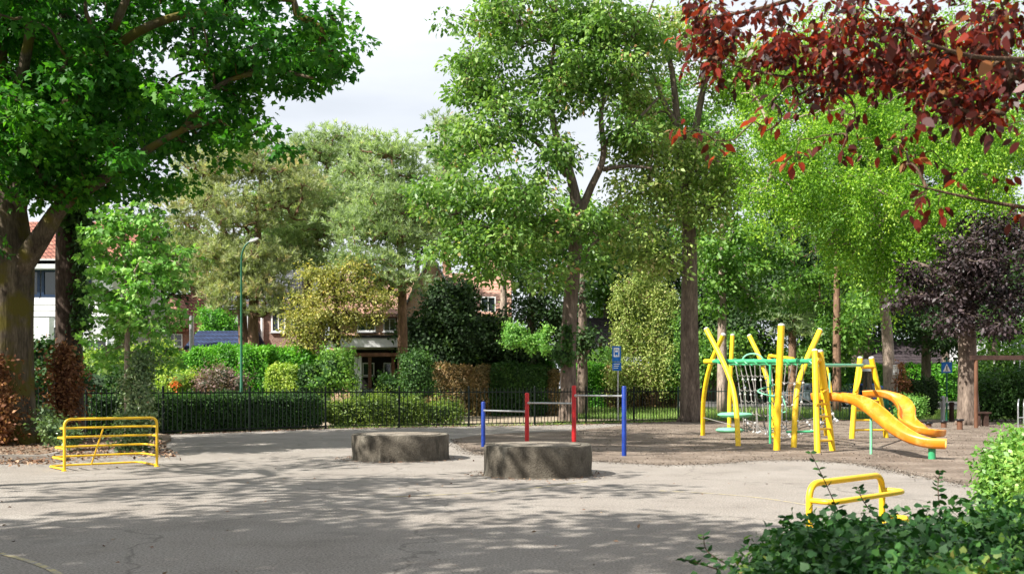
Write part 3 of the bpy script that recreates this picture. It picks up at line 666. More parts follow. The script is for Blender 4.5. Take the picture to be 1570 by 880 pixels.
# spiral-wrapped overhead beams
def wrapped(a, b, r_, m):
    a = W(*a); b = W(*b); mb = MB(); mb.tube([a, b], r_, 12); d = (b - a); L_ = d.length; d.normalize(); u = d.orthogonal().normalized(); v = d.cross(u)
    pts = [a + d * (L_ * i / 90) + (u * math.cos(i * .7) + v * math.sin(i * .7)) * r_ * 1.05 for i in range(91)]
    mb.tube(pts, r_ * .28, 6); return obj('beam', mb, M[m], CF, smooth='auto'), a, b
wrapped((1090, 554, 28.2), (1247, 553.5, 23.6), .06, 'green')
wrapped((1120, 558, 32.8), (1256, 557, 25.6), .05, 'green')
bar((1258, 560, 23.8), (1322, 560, 29.3), .045, 'lightgreen')
bar((1251, 551, 23.3), (1258, 553, 23.5), .06, 'yellow', 'crossbar')
bar((1317, 562.5, 29.4), (1340, 562, 29.5), .06, 'yellow', 'crossbar')
bar((1081, 554, 28.4), (1097, 554, 28.0), .07, 'yellow', 'beam_end')
bar((1180, 545, 27.5), (1216, 550, 25.4), .045, 'yellow', 'hand_rail')
mb = MB(); mb.tube(fillet([W(1180, 545, 27.5), W(1178, 551, 27.6), W(1200, 556, 26.5)], .1), .04, 10); obj('hand_rail', mb, M['yellow'], CF, smooth='auto')
# arch over the beam
mb = MB(); c = W(1154, 553, 27.0); mb.tube([c + Vector((math.cos(a) * .25, -math.cos(a) * .12, math.sin(a) * .19)) for a in [math.pi * k / 12 for k in range(13)]], .025, 8); obj('arch', mb, M['lightgreen'], CF, smooth='auto')
# ladder rungs
for y1, x0, x1 in ((619, 1251, 1272), (638, 1252, 1274), (657, 1252.5, 1275), (675, 1253, 1276)):
    bar((x0, y1 + .5, 23.0), (x1, y1, 23.55), .028, 'yellow', 'rung')
for y1, x0, x1 in ((614, 1310, 1351), (629, 1309, 1352), (644, 1308, 1355), (659, 1307, 1357)):
    bar((x0, y1, 29.3), (x1, y1, 29.6), .03, 'yellow', 'rung')
for px in (1252, 1262):
    mb = MB(); mb.tube([W(px, 600, 23.2), W(px + 8, 596, 23.5), W(px + 9, 612, 23.5)], .02, 8); obj('grab_handle', mb, M['yellow'], CF, smooth='auto')
mb = MB(); mb.tube(spline([W(1321, 562, 29.2), W(1319, 580, 29.0), W(1314, 598, 29.0), W(1311, 601, 29.2)], 5), .03, 8); obj('grab_handle', mb, M['yellow'], CF, smooth='auto')
mb = MB(); mb.tube([W(1268, 562, 28.5), W(1273, 588, 28.4), W(1275, 603, 28.4)], .03, 8); obj('grab_handle', mb, M['yellow'], CF, smooth='auto')
# spiral climbing pole
mb = MB(); a = W(1181, 556, 26.6); b = Vector((a.x, a.y, 0)); mb.tube([b, a], .035, 12); o = obj('climbing_pole', mb, M['green'], CF, smooth='auto')
mb = MB(); c = W(1176, 604, 26.6); mb.tube([c + Vector((math.cos(k * .42) * .22 - .02, math.sin(k * .42) * .22, .26 - k * .026)) for k in range(16)] , .018, 8)
mb.tube(spline([W(1181, 606, 26.6), W(1198, 607, 26.3), W(1203, 618, 26.2), W(1206, 629, 26.2), W(1200, 632, 26.2), W(1197, 626, 26.2)], 5), .018, 8); obj('spiral_tube', mb, M['lightgreen'], o, smooth='auto')
# standing discs
for px, py, r_ in ((1127, 635.5, .50), (1119, 659, .40)):
    c = W(px, py, 28.8); mb = MB(); mb.lathe([(.03, -.08), (r_ * .8, -.07), (r_, -.015), (r_, .015), (r_ * .82, .055), (.03, .075)], c, 32); obj('standing_disc', mb, M['lightgreen'], CF, smooth='auto')
bar((1206, 662, 25.2), (1252, 661, 24.6), .03, 'green', 'low_bar')
mb = MB(); p = W(1272, 640, 27.5); mb.tube([(p.x, p.y, 0), (p.x, p.y, 1.9)], .025, 10); obj('thin_post', mb, M['lightgreen'], CF, smooth='auto')
# rope nets
mb = MB(); rr = random.Random(3); A0, A1 = W(1128, 560, 30.5), W(1182, 560, 27.0); G0, G1 = W(1140, 668, 29.5), W(1186, 676, 26.5)
cols = []
for i in range(8):
    u = i / 7; a = A0.lerp(A1, u); g = G0.lerp(G1, u) + Vector((.0, rr.uniform(-.25, .25), .16)); m_ = a.lerp(g, .45) + Vector((rr.uniform(-.06, .06), rr.uniform(-.2, .2), 0))
    pts = spline([a, m_, g], 6); cols.append(pts); mb.tube(pts, .012, 5, cap=False)
    for p in (pts[len(pts) // 2], pts[3], pts[-1]): mb.ball(p, .035, 6, 4, mi=1)
for r_ in (2, 5, 7, 9, 11):
    for i in range(7):
        a, b = cols[i][min(r_, 12)], cols[i + 1][min(r_, 12)]; mb.tube([a, (a + b) / 2 - Vector((0, 0, .06)), b], .010, 5, cap=False)
obj('climbing_net', mb, [M['rope'], M['cap']], CF)
mb = MB(); B0, B1 = W(1150, 640, 29), W(1205, 625, 25.6)
nodesn = []
for i in range(9):
    row = []
    for j in range(5):
        u, v_ = i / 8, j / 4; x = 6.95 + u * 1.35 + .1 * v_; y = 29.0 - u * 3.6 + v_ * 1.0
        z = .12 + .5 * (abs(u - .35) * 1.6) ** 2 + .22 * v_ + rr.uniform(-.04, .06); row.append(Vector((x, y, z)))
    nodesn.append(row)
for i in range(9):
    for j in range(5):
        if i < 8: mb.tube([nodesn[i][j], nodesn[i + 1][j]], .013, 5, cap=False)
        if j < 4: mb.tube([nodesn[i][j], nodesn[i][j + 1]], .013, 5, cap=False)
        mb.ball(nodesn[i][j], .042, 6, 4, mi=1)
for i in (0, 2, 4, 6, 8):
    q = nodesn[i][4]; mb.tube([q, W(1140 + i * 9, 600, 28.6 - i * .3)], .012, 5, cap=False)
mb.tube([W(1079, 640, 30.8), nodesn[0][0]], .012, 5); obj('hammock_net', mb, [M['rope'], M['cap']], CF)
mb = MB()
for i in range(5):
    a = W(1196 + i * 9, 557, 26.5 - i * .5); b = W(1190 + i * 8, 655 + (i % 2) * 8, 26.2 - i * .3); pts = spline([a, a.lerp(b, .5) + Vector((rr.uniform(-.1, .1), 0, 0)), b], 5); mb.tube(pts, .011, 5, cap=False)
    for k in (3, 6, 9): mb.ball(pts[k], .033, 6, 4, mi=1)
for py in (585, 603, 620, 645): mb.tube([W(1194, py, 26.2), W(1210, py + 3, 25.8), W(1232, py - 2, 24.9)], .011, 5, cap=False)
obj('climbing_net', mb, [M['rope'], M['cap']], CF)
# slides
def slide(path, w, legs):
    sp = spline(path, 6); mb = MB(); n = len(sp); prof = [(-.5, .17), (-.56, .19), (-.61, .15), (-.56, -.03), (-.42, -.10), (0, -.12), (.42, -.10), (.56, -.03), (.61, .15), (.56, .19), (.5, .17), (.45, .02), (.3, -.055), (0, -.07), (-.3, -.055), (-.45, .02)]
    rings = []
    for i, p in enumerate(sp):
        T = (sp[min(i + 1, n - 1)] - sp[max(i - 1, 0)]).normalized(); Sx = T.cross(Vector((0, 0, 1))).normalized(); U_ = Sx.cross(T).normalized()
        rings.append([p + Sx * a * w + U_ * b * .68 for a, b in prof])
    k = len(prof); v = [q for r_ in rings for q in r_]
    f = [(i * k + j, i * k + (j + 1) % k, (i + 1) * k + (j + 1) % k, (i + 1) * k + j) for i in range(n - 1) for j in range(k)]
    f += [tuple(range(k - 1, -1, -1)), tuple((n - 1) * k + j for j in range(k))]
    mb.add(v, f); o = obj('slide', mb, M['orange'], CF, smooth='auto')
    for i, r_, m in legs:
        p = sp[min(int(i * (n - 1)), n - 1)]; mb = MB(); mb.tube([(p.x, p.y, 0), (p.x, p.y, p.z - .08)], r_, 12); obj('support_leg', mb, M[m], o, smooth='auto')
    return o
X = lambda px, d: (px - CX) * d / F
slide([Vector((7.38, 24.1, 1.24)), Vector((7.72, 23.5, 1.25)), Vector((7.98, 22.9, 1.16)), Vector((8.1, 22.3, .96)), Vector((8.22, 21.7, .68)), Vector((8.42, 21.2, .44)), Vector((8.68, 20.9, .32)), Vector((9.02, 20.7, .30))], .34,
      [(.42, .03, 'lightgreen'), (.92, .075, 'green')])
slide([Vector((10.35, 29.2, 1.28)), Vector((10.75, 28.9, 1.29)), Vector((11.05, 28.5, 1.14)), Vector((11.05, 27.9, .86)), Vector((10.85, 27.3, .56)), Vector((10.95, 26.8, .36)), Vector((11.25, 26.65, .26)), Vector((11.5, 26.9, .24))], .38,
      [(.35, .04, 'green'), (.9, .07, 'green')])
bar((1318, 610, 29.2), (1334, 611, 29.0), .03, 'yellow', 'rung')

# ------------------------------------------------------------------ fence
t = thing('railing_fence', 'dark upright-bar metal railing enclosing the playground', 'fence', (0, 38, 0))
rem = 0; posts = []
fp = [Vector((a, b, 0)) for a, b in FP]
for si, (a, b) in enumerate(zip(fp[:-1], fp[1:])):
    L_ = (b - a).length; n = max(1, round(L_ / 2.55)); pm = 'fence_sunlit' if si >= 6 else 'fence'
    if si >= 1 or True:
        for k in range(n):
            p = a.lerp(b, k / n); q = a.lerp(b, (k + 1) / n); d = (q - p).normalized(); LL = (q - p).length; ang = math.atan2(d.y, d.x)
            hgt = 1.5
            mb = MB(); mb.box((p.x, p.y, hgt / 2), (.06, .06, hgt), ang); mb.ball((p.x, p.y, hgt + .02), .04, 8, 5); obj('post', mb, M[pm], t)
            mb = MB(); m_ = int(LL / .158)
            for j in range(1, m_):
                c = p + d * (LL * j / m_); mb.box((c.x, c.y, hgt / 2 + .02), (.021, .021, hgt - .12), ang); mb.box((c.x, c.y, hgt - .03), (.024, .024, .03), ang)
            for z in (.1, hgt - .17):
                c = (p + q) / 2; mb.box((c.x, c.y, z), (LL - .07, .012, .045), ang)
            obj('railing_panel', mb, M[pm], t)
p = fp[-1]; mb = MB(); mb.box((p.x, p.y, .75), (.08, .08, 1.5)); obj('post', mb, M['fence_sunlit'], t)

# ------------------------------------------------------------------ street lamp, signs, bin, posts
p = W(370, 600, 40); x = p.x; zt = W(0, 372, 40).z
t = thing('street_lamp', 'tall slim green street lamp with a curved neck beyond the railing', 'street lamp', (x, 40, 0))
mb = MB(); mb.lathe([(.09, 0), (.085, 1.3), (.06, 1.35), (.045, 4.5), (.035, zt - .9)], (x, 40, 0), 16)
mb.tube(spline([(x, 40, zt - .9), (x + .02, 40, zt - .5), (x + .14, 40, zt - .16), (x + .34, 40, zt + .05)], 6), .035, 12); obj('mast', mb, M['lampgreen'], t, smooth='auto')
mb = MB(); mb.prism([(x + .30, 39.92, zt + .0), (x + .36, 39.92, zt + .1), (x + .62, 39.92, zt + .2), (x + .72, 39.92, zt + .17), (x + .6, 39.92, zt + .08)], (0, .16, 0)); o = obj('lamp_head', mb, M['greywhite'], t)
mb = MB(); mb.prism([(x + .42, 39.95, zt + .03), (x + .62, 39.95, zt + .092), (x + .60, 39.95, zt + .075), (x + .44, 39.95, zt + .015)], (0, .1, 0)); obj('lens', mb, M['lamp'], o)
def sign_plate(mb, px0, px1, py0, py1, d, th=.02):
    a = W(px0, py0, d); b = W(px1, py1, d); mb.box(((a.x + b.x) / 2, d, (a.z + b.z) / 2), (b.x - a.x, th, a.z - b.z)); return a, b
# bus stop sign
d = 42.0; t = thing('bus_stop_sign', 'blue bus stop sign with a white bus symbol on a grey pole', 'sign', (W(947, 0, d).x, d, 0))
mb = MB(); c = W(947.5, 531, d); mb.tube([(c.x, d + .03, 0), (c.x, d + .03, c.z)], .03, 12); obj('pole', mb, M['steel'], t, smooth='auto')
mb = MB(); sign_plate(mb, 938.5, 952, 530.5, 554, d); o = obj('plate', mb, M['signblue'], t)
mb = MB(); sign_plate(mb, 941, 949.5, 533, 547, d - .013, .004); obj('symbol_panel', mb, M['signwhite'], o)
mb = MB(); sign_plate(mb, 942.3, 948.2, 535.5, 543.5, d - .017, .004)
for q in (943.2, 947.0): sign_plate(mb, q - .7, q + .8, 543.6, 545.4, d - .017, .004)
o2 = obj('bus_symbol', mb, M['signblue'], o)
mb = MB(); sign_plate(mb, 943, 947.5, 536.6, 539.6, d - .020, .003); obj('bus_window', mb, M['signwhite'], o)
mb = MB(); sign_plate(mb, 939, 952.5, 555, 568, d); o = obj('line_plate', mb, M['signblue'], t)
mb = MB()
for k, y in enumerate((557.5, 560.5, 563.5)): sign_plate(mb, 941, 950 - k * 1.2, y, y + 1, d - .013, .004)
obj('text_lines', mb, M['signwhite'], o)
# pedestrian crossing sign
d = 43.0; c = W(1452, 555, d); t = thing('crossing_sign', 'square blue pedestrian crossing sign on a green pole', 'sign', (c.x, d, 0))
mb = MB(); mb.tube([(c.x, d + .04, 0), (c.x, d + .04, c.z + .2)], .04, 12); obj('pole', mb, M['lampgreen'], t, smooth='auto')
mb = MB(); mb.tube([(c.x, d + .04, .85), (c.x, d + .04, 1.1)], .048, 12); obj('clamp', mb, M['steel'], t, smooth='auto')
mb = MB(); sign_plate(mb, 1443.5, 1459.5, 555, 571.5, d); o = obj('plate', mb, M['signblue'], t)
def flat(mb, pts, d, th=.004):
    mb.prism([W(a, b, d) for a, b in pts], (0, -th, 0))
mb = MB(); flat(mb, [(1445.6, 569.5), (1457.6, 569.5), (1451.6, 557.5)], d - .0115); obj('triangle', mb, M['signwhite'], o)
mb = MB(); dd = d - .017
flat(mb, [(1451.2, 560.6), (1452.4, 560.6), (1452.4, 562), (1451.2, 562)], dd); flat(mb, [(1450.8, 562.2), (1452.6, 562.2), (1452.3, 565.5), (1451, 565.5)], dd)
flat(mb, [(1451, 565.5), (1451.8, 565.5), (1450.6, 569.2), (1449.8, 569.2)], dd); flat(mb, [(1451.6, 565.5), (1452.3, 565.5), (1453.8, 569.2), (1453, 569.2)], dd)
obj('walking_figure', mb, M['black'], o)
# plain white sign
d = 43.0; c = W(1376, 558, d); t = thing('notice_sign', 'small pale rectangular sign on a thin pole beside the pale trunk', 'sign', (c.x, d, 0))
mb = MB(); mb.tube([(c.x, d + .03, 0), (c.x, d + .03, c.z)], .025, 10); obj('pole', mb, M['steel'], t, smooth='auto')
mb = MB(); sign_plate(mb, 1369, 1382.5, 559, 574.5, d); o = obj('plate', mb, M['signwhite'], t)
mb = MB(); sign_plate(mb, 1370.2, 1381.3, 560.2, 561.4, d - .013, .004); sign_plate(mb, 1375, 1377, 562.5, 572, d - .013, .004); obj('marking', mb, M['greywhite'], o)
# back-to-back sign cluster behind the far ladder
d = 50.0; c = W(1328, 560, d); t = thing('road_sign', 'grey backs of two road signs on a dark pole behind the far ladder', 'sign', (c.x, d, ground_z(d)))
mb = MB(); mb.tube([(c.x, d, 0), (c.x, d, W(0, 550, d).z)], .035, 10); obj('pole', mb, M['black'], t, smooth='auto')
mb = MB(); cc = W(1327, 556, d); mb.lathe([(.2, -.01), (.2, .01)], (0, 0, 0), 24); mb.v = [Vector((v.x + cc.x, v.z + d - .04, v.y + cc.z)) for v in mb.v]; obj('round_plate', mb, M['greywhite'], t)
mb = MB(); sign_plate(mb, 1321, 1338, 563, 569, d - .04); obj('plate', mb, M['greywhite'], t)
# light blue sign far right
d = 44.0; c = W(1564, 568, d); t = thing('parking_sign', 'pale blue sign on a thin grey pole at the right edge', 'sign', (c.x, d, 0))
mb = MB(); mb.tube([(c.x, d + .03, 0), (c.x, d + .03, c.z + .5)], .03, 10); obj('pole', mb, M['steel'], t, smooth='auto')
mb = MB(); sign_plate(mb, 1559, 1571, 568, 574, d); obj('plate', mb, noise_col('pale_blue_plate', [(.3, (.25, .45, .62)), (.7, (.34, .55, .72))], 4), t)
# wheeled bin
d = 43.2; a = W(1352, 640, d); b = W(1378.5, 600, d); cx_ = (a.x + b.x) / 2; wd = b.x - a.x
t = thing('waste_container', 'dark green wheeled waste container beyond the end of the railing', 'bin', (cx_, d + .4, 0))
mb = MB(); mb.prism([(cx_ - wd * .42, d, .08), (cx_ + wd * .42, d, .08), (cx_ + wd * .5, d, 1.12), (cx_ - wd * .5, d, 1.12)], (0, .7, 0))
for k in (-.3, -.1, .1, .3): mb.box((cx_ + k * wd, d - .01, .6), (.02, .03, .9))
obj('body', mb, M['bingreen'], t)
mb = MB(); mb.prism([(cx_ - wd * .53, d - .03, 1.125), (cx_ - wd * .53, d + .78, 1.125), (cx_ - wd * .53, d + .74, 1.25), (cx_ - wd * .53, d + .3, 1.33), (cx_ - wd * .53, d + .02, 1.2)], (wd * 1.06, 0, 0)); obj('lid', mb, M['bingreen'], t)
for s_ in (-1, 1):
    mb = MB(); mb.tube([(cx_ + s_ * wd * .4 - .03, d + .6, .09), (cx_ + s_ * wd * .4 + .03, d + .6, .09)], .09, 14); obj('wheel', mb, M['tyre'], t, smooth='auto')
# bollards
def bollard(px, pyb, pyt, r_, m, label):
    d = 44; c = W(px, 0, d); z = W(0, pyt, d).z; mb = MB(); mb.lathe([(r_, -.02), (r_, z * .8), (r_ * 1.12, z * .82), (r_ * 1.1, z * .97), (r_ * .5, z)], (c.x, d, 0), 16)
    tag(obj('bollard', mb, M[m], None, smooth='auto'), label, 'bollard')
bollard(1445.5, 640, 607, .09, 'greywhite', 'pale grey bollard left of the crossing sign pole')
bollard(1459, 640, 616, .1, 'darkwood', 'dark wooden bollard right of the crossing sign pole')
# stepping posts
for k, (px, pyb, pyt, w, lab) in enumerate([(1424, 654.5, 647.5, .1, 'lowest and leftmost of the three wooden stepping posts'), (1447, 655.5, 645, .1, 'middle one of the three wooden stepping posts'), (1471.5, 658.5, 642.5, .1, 'tallest and rightmost of the three wooden stepping posts')]):
    d = H * F / (pyb - HY); c = W(px, pyt, d); t = thing('stepping_post', lab, 'stepping post', (c.x, d, 0), 'stepping posts on the mulch')
    mb = MB(); mb.lathe([(w, -.02), (w, c.z - .05)], (c.x, d, 0), 16); obj('stump', mb, M['wood'], t, smooth='auto')
    mb = MB(); mb.lathe([(w * 1.45, c.z - .05), (w * 1.5, c.z - .01), (w * 1.4, c.z + .01)], (c.x, d, 0), 20); obj('tread', mb, M['black'], t, smooth='auto')
# timber gallows frame
d = 37.0; c = W(1496.5, 0, d); zt = W(0, 547, d).z
t = thing('timber_frame', 'tall brown timber post carrying a long horizontal beam', 'timber frame', (c.x, d, 0))
for xx in (c.x, c.x + 4.2):
    mb = MB(); mb.tube([(xx, d, -.02), (xx, d, zt)], .07, 12); obj('post', mb, M['wood'], t, smooth='auto')
mb = MB(); mb.box((c.x + 2.1, d, zt - .03), (4.6, .15, .17)); obj('beam', mb, M['darkwood'], t)
for px in (1524, 1555):
    q = W(px, 553, d); mb = MB(); mb.tube([(q.x, d, zt - .25), (q.x, d, zt - .06)], .03, 8); obj('hanger', mb, M['cap'], t, smooth='auto')
# bench table
d = 38.5; c = W(1505, 0, d)
t = thing('picnic_bench', 'small dark bench standing behind the timber post', 'bench', (c.x, d, 0))
mb = MB(); mb.box((c.x + .05, d, .53), (.5, .35, .07)); obj('seat', mb, M['darkwood'], t)
mb = MB(); mb.box((c.x + .14, d, .25), (.16, .25, .5)); obj('leg', mb, M['darkwood'], t)
mb = MB(); mb.box((c.x - .1, d, .25), (.05, .2, .5)); obj('leg', mb, M['darkwood'], t)
# bike rack
d = 32.0; t = thing('bicycle_rack', 'silver tube bicycle rack at the right edge behind the light hedge', 'bicycle rack', (W(1575, 0, d).x, d, 0))
for k in range(4):
    c = W(1561 + k * 9, 0, d); z = W(0, 611.5, d).z; mb = MB(); mb.tube(fillet([(c.x, d, 0), (c.x, d, z - .12), (c.x + .2, d + .35, z), (c.x + .4, d + .8, z - .1), (c.x + .4, d + .8, 0)], .15), .02, 10); obj('hoop', mb, M['steel'], t, smooth='auto')
mb = MB(); mb.tube([W(1560, 640, d), W(1596, 640, d)], .018, 8); obj('base_rail', mb, M['steel'], t, smooth='auto')

# ------------------------------------------------------------------ cars
def car(loc, rot, m, label, length=4.3, h=1.45, w=1.75):
    t = thing('parked_car', label, 'car', loc, None, rot); hl = length / 2; s_ = h / 1.45
    low = [(-hl, .32), (-hl, .62), (-hl + .12, .82), (-hl + .9, .93), (-.45, .98), (1.25, .98), (hl - .25, .92), (hl - .05, .78), (hl, .5), (hl - .05, .3)]
    secs = [(-1, .0), (-.93, 1), (0, 1), (.93, 1), (1, 0)]
    def loft(prof, ws, inset):
        mb = MB(); k = len(prof); rows = []
        for yy, sc_ in ws:
            rows.append([Vector((x * (1 - inset * (1 - sc_)), yy * w / 2, (z - (.06 * (1 - sc_) if z > .5 else -.04 * (1 - sc_))) * s_)) for x, z in prof])
        mb.v = [p for r_ in rows for p in r_]
        mb.f = [(i * k + j, i * k + (j + 1) % k, (i + 1) * k + (j + 1) % k, (i + 1) * k + j) for i in range(len(rows) - 1) for j in range(k)]
        mb.f += [tuple(range(k)), tuple((len(rows) - 1) * k + j for j in range(k - 1, -1, -1))]; mb.mi = [0] * len(mb.f); return mb
    b = obj('body', loft(low, secs, .02), m, t, local=True, smooth='auto')
    cab = [(-1.05, .93), (-.35, 1.38), (.1, 1.45), (.9, 1.43), (1.45, 1.25), (1.85, .93)]
    def cabin(prof, ins, top=.78, mi=0):
        mb = MB(); k = len(prof)
        for sgn in (-1, 1):
            for x, z in prof: mb.v.append(Vector((x, sgn * w / 2 * (.93 + (top - .93) * (z - .93) / .52) * ins, z * s_)))
        mb.f = [(j, (j + 1) % k, k + (j + 1) % k, k + j) for j in range(k)] + [tuple(range(k - 1, -1, -1)), tuple(range(k, 2 * k))]; mb.mi = [0] * len(mb.f); return mb
    obj('roof', cabin(cab, 1.0), m, t, local=True, smooth='auto')
    for sgn in (-1, 1):
        for prof in ([(-.78, 1.0), (-.3, 1.32), (.25, 1.37), (.25, 1.0)], [(.33, 1.0), (.33, 1.37), (.88, 1.36), (1.3, 1.22), (1.5, 1.0)]):
            mb = MB(); q = [Vector((x, sgn * (w / 2 * (.93 - .15 * (z - .93) / .52) + .004), z * s_)) for x, z in prof]; mb.prism(q, (0, sgn * .008, 0)); obj('side_window', mb, M['glass'], t, local=True)
    for x0, x1, z0, z1 in ((-.98, -.42, .985, 1.345), (1.76, 1.48, 1.0, 1.24)):
        nx = -1 if x0 < 0 else 1; off = Vector((nx * .02, 0, .02)); mb = MB(); ww = w / 2 * .78
        mb.prism([Vector((x0, -ww, z0 * s_)) + off, Vector((x0, ww, z0 * s_)) + off, Vector((x1, ww * .88, z1 * s_)) + off, Vector((x1, -ww * .88, z1 * s_)) + off], off * .4); obj('windscreen' if x0 < 0 else 'rear_window', mb, M['glass'], t, local=True)
    for sx in (-1, 1):
        for sy in (-1, 1):
            cx2, cy2 = sx * length * .31, sy * (w / 2 - .09); mb = MB(); mb.tube([(cx2, cy2 - .1, .31), (cx2, cy2 + .1, .31)], .31, 24); o = obj('wheel', mb, M['tyre'], t, local=True, smooth='auto')
            mb = MB(); mb.tube([(cx2, cy2 + sy * .095, .31), (cx2, cy2 + sy * .108, .31)], .2, 16); obj('rim', mb, M['steel'], o, local=True, smooth='auto')
    for sy in (-1, 1):
        mb = MB(); mb.box((-hl + .06, sy * w * .36, .68 * s_), (.14, .3, .13)); obj('headlight', mb, M['lamp'], t, local=True)
        mb = MB(); mb.box((hl - .06, sy * w * .36, .74 * s_), (.12, .26, .16)); obj('tail_light', mb, M['redlamp'], t, local=True)
        mb = MB(); mb.box((-.75, sy * (w / 2 + .07), .98 * s_), (.1, .16, .12)); obj('door_mirror', mb, m, t, local=True)
    return t
car((W(1236, 0, 64).x, 64, ground_z(64)), R(0), M['carsilver'], 'silver grey car parked across the street behind the tall poles')
car((W(1310, 0, 63).x + .2, 63.2, ground_z(63)), R(14), M['carblue'], 'bright blue car parked behind the far ladder', 3.9)
car((W(281, 0, 50).x, 50, ground_z(50)), R(80), M['carred'], 'red car glimpsed between the garden shrubs', 4.0, 1.48)
car((W(577, 0, 51.2).x, 51.4, ground_z(50)), R(86), M['carblack'], 'black car parked under the carport', 4.2, 1.42)

# ------------------------------------------------------------------ houses
def win(parent, px0, py0, px1, py1, y, frame='white', cols=1, rows=1, glass='glass', fw=.06, scr=None):
    """window at a pixel rectangle on the vertical plane Y=y"""
    a = W(px0, py0, y); b = W(px1, py1, y); x0, x1, z0, z1 = a.x, b.x, b.z, a.z; mb = MB()
    mb.box(((x0 + x1) / 2, y - .02, z0 + fw / 2), (x1 - x0, .08, fw)); mb.box(((x0 + x1) / 2, y - .02, z1 - fw / 2), (x1 - x0, .08, fw))
    mb.box((x0 + fw / 2, y - .02, (z0 + z1) / 2), (fw, .08, z1 - z0 - 2 * fw)); mb.box((x1 - fw / 2, y - .02, (z0 + z1) / 2), (fw, .08, z1 - z0 - 2 * fw))
    for k in range(1, cols): mb.box((x0 + (x1 - x0) * k / cols, y - .018, (z0 + z1) / 2), (fw * .7, .07, z1 - z0 - 2 * fw))
    for k in range(1, rows): mb.box(((x0 + x1) / 2, y - .019, z0 + (z1 - z0) * k / rows), (x1 - x0 - 2 * fw, .06, fw * .5))
    o = obj('window', mb, M[frame], parent)
    mb = MB(); mb.box(((x0 + x1) / 2, y + .01, (z0 + z1) / 2), (x1 - x0 - fw, .02, z1 - z0 - fw)); obj('pane', mb, M[glass], o)
    mb = MB(); mb.box(((x0 + x1) / 2, y - .05, z0 - .045), (x1 - x0 + .12, .16, .06)); obj('sill', mb, M['greywhite'], o)
    return o
def wallbox(parent, px0, px1, pyt, y, dep, m, name='wall', pyb=None):
    a = W(px0, pyt, y); b = W(px1, 594, y); z0 = W(0, pyb, y).z if pyb else ground_z(y) - .1
    mb = MB(); mb.box(((a.x + b.x) / 2, y + dep / 2 + .03, (a.z + z0) / 2), (b.x - a.x, dep, a.z - z0)); return obj(name, mb, M[m], parent)
def gable(parent, px0, px1, pye, pyr, y, dep, roofm, wallm, ov=.35, axis='x', name='roof', th=.16):
    """roof with eaves at row pye and ridge at row pyr; axis x: ridge runs left-right"""
    a = W(px0, pye, y); b = W(px1, pyr, y); x0, x1, ze, zr = a.x, b.x, a.z, b.z; mb = MB()
    if axis == 'x':
        ym = y + dep / 2; s_ = (zr - ze) / (dep / 2)
        for sg in (-1, 1):
            yo = ym + sg * (dep / 2 + ov); zo = ze - ov * s_
            mb.prism([(x0 - ov, yo, zo), (x0 - ov, ym, zr), (x0 - ov, ym, zr + th), (x0 - ov, yo, zo + th)], (x1 - x0 + 2 * ov, 0, 0))
        w = MB(); w.prism([(x0, y + .05, ze - .05), (x0, y + dep, ze - .05), (x0, ym, zr - .05)], (x1 - x0, 0, 0))
    else:
        xm = (x0 + x1) / 2; s_ = (zr - ze) / ((x1 - x0) / 2)
        for sg in (-1, 1):
            xo = xm + sg * ((x1 - x0) / 2 + ov); zo = ze - ov * s_
            mb.prism([(xo, y - ov, zo), (xm, y - ov, zr), (xm, y - ov, zr + th), (xo, y - ov, zo + th)], (0, dep + 2 * ov, 0))
        w = MB(); w.prism([(x0, y + .03, ze - .05), (x1, y + .03, ze - .05), (xm, y + .03, zr - .05)], (0, dep - .1, 0))
    o = obj(name, mb, M[roofm], parent); obj('gable_wall', w, M[wallm], parent); return o
def house(name, label, px, y):
    return thing(name, label, 'house', (W(px, 0, y).x, y, ground_z(y)))
# white house at the far left
y = 47.0; h = house('white_house', 'white clad house with dark blue window frames behind the mossy trunk', 60, y)
wallbox(h, -60, 175, 457, y, 7, 'greywhite'); wallbox(h, -60, 172, 408, y + .25, 6.5, 'white', 'upper_wall', 458)
gable(h, -60, 172, 397, 325, y + .1, 7.5, 'tile_red', 'white', .5)
mb = MB(); a = W(-66, 397, y - .35); b = W(178, 412, y - .35); mb.box(((a.x + b.x) / 2, y - .15, (a.z + b.z) / 2), (b.x - a.x, .5, a.z - b.z)); obj('eaves_board', mb, M['greywhite'], h)
for x0, x1 in ((-10, 26), (28, 62), (64, 98), (104, 140)): win(h, x0, 413, x1, 456, y + .22, 'bluedark', 1, 1, fw=.13)
for yy in (459, 468, 477): 
    mb = MB(); a = W(-60, yy, y); b = W(170, yy + 8, y); mb.box(((a.x + b.x) / 2, y - .02, (a.z + b.z) / 2), (b.x - a.x, .08, a.z - b.z)); obj('cladding_board', mb, M['white'], h)
win(h, 78, 500, 110, 560, y, 'white', 2, 1); win(h, 128, 520, 165, 572, y, 'white', 2, 1); win(h, -20, 500, 20, 560, y, 'white', 2, 1)
mb = MB(); a = W(52, 487, y - .9); mb.box((a.x + .35, y - .7, a.z / 2), (.75, .5, a.z)); obj('pillar', mb, M['white'], h)
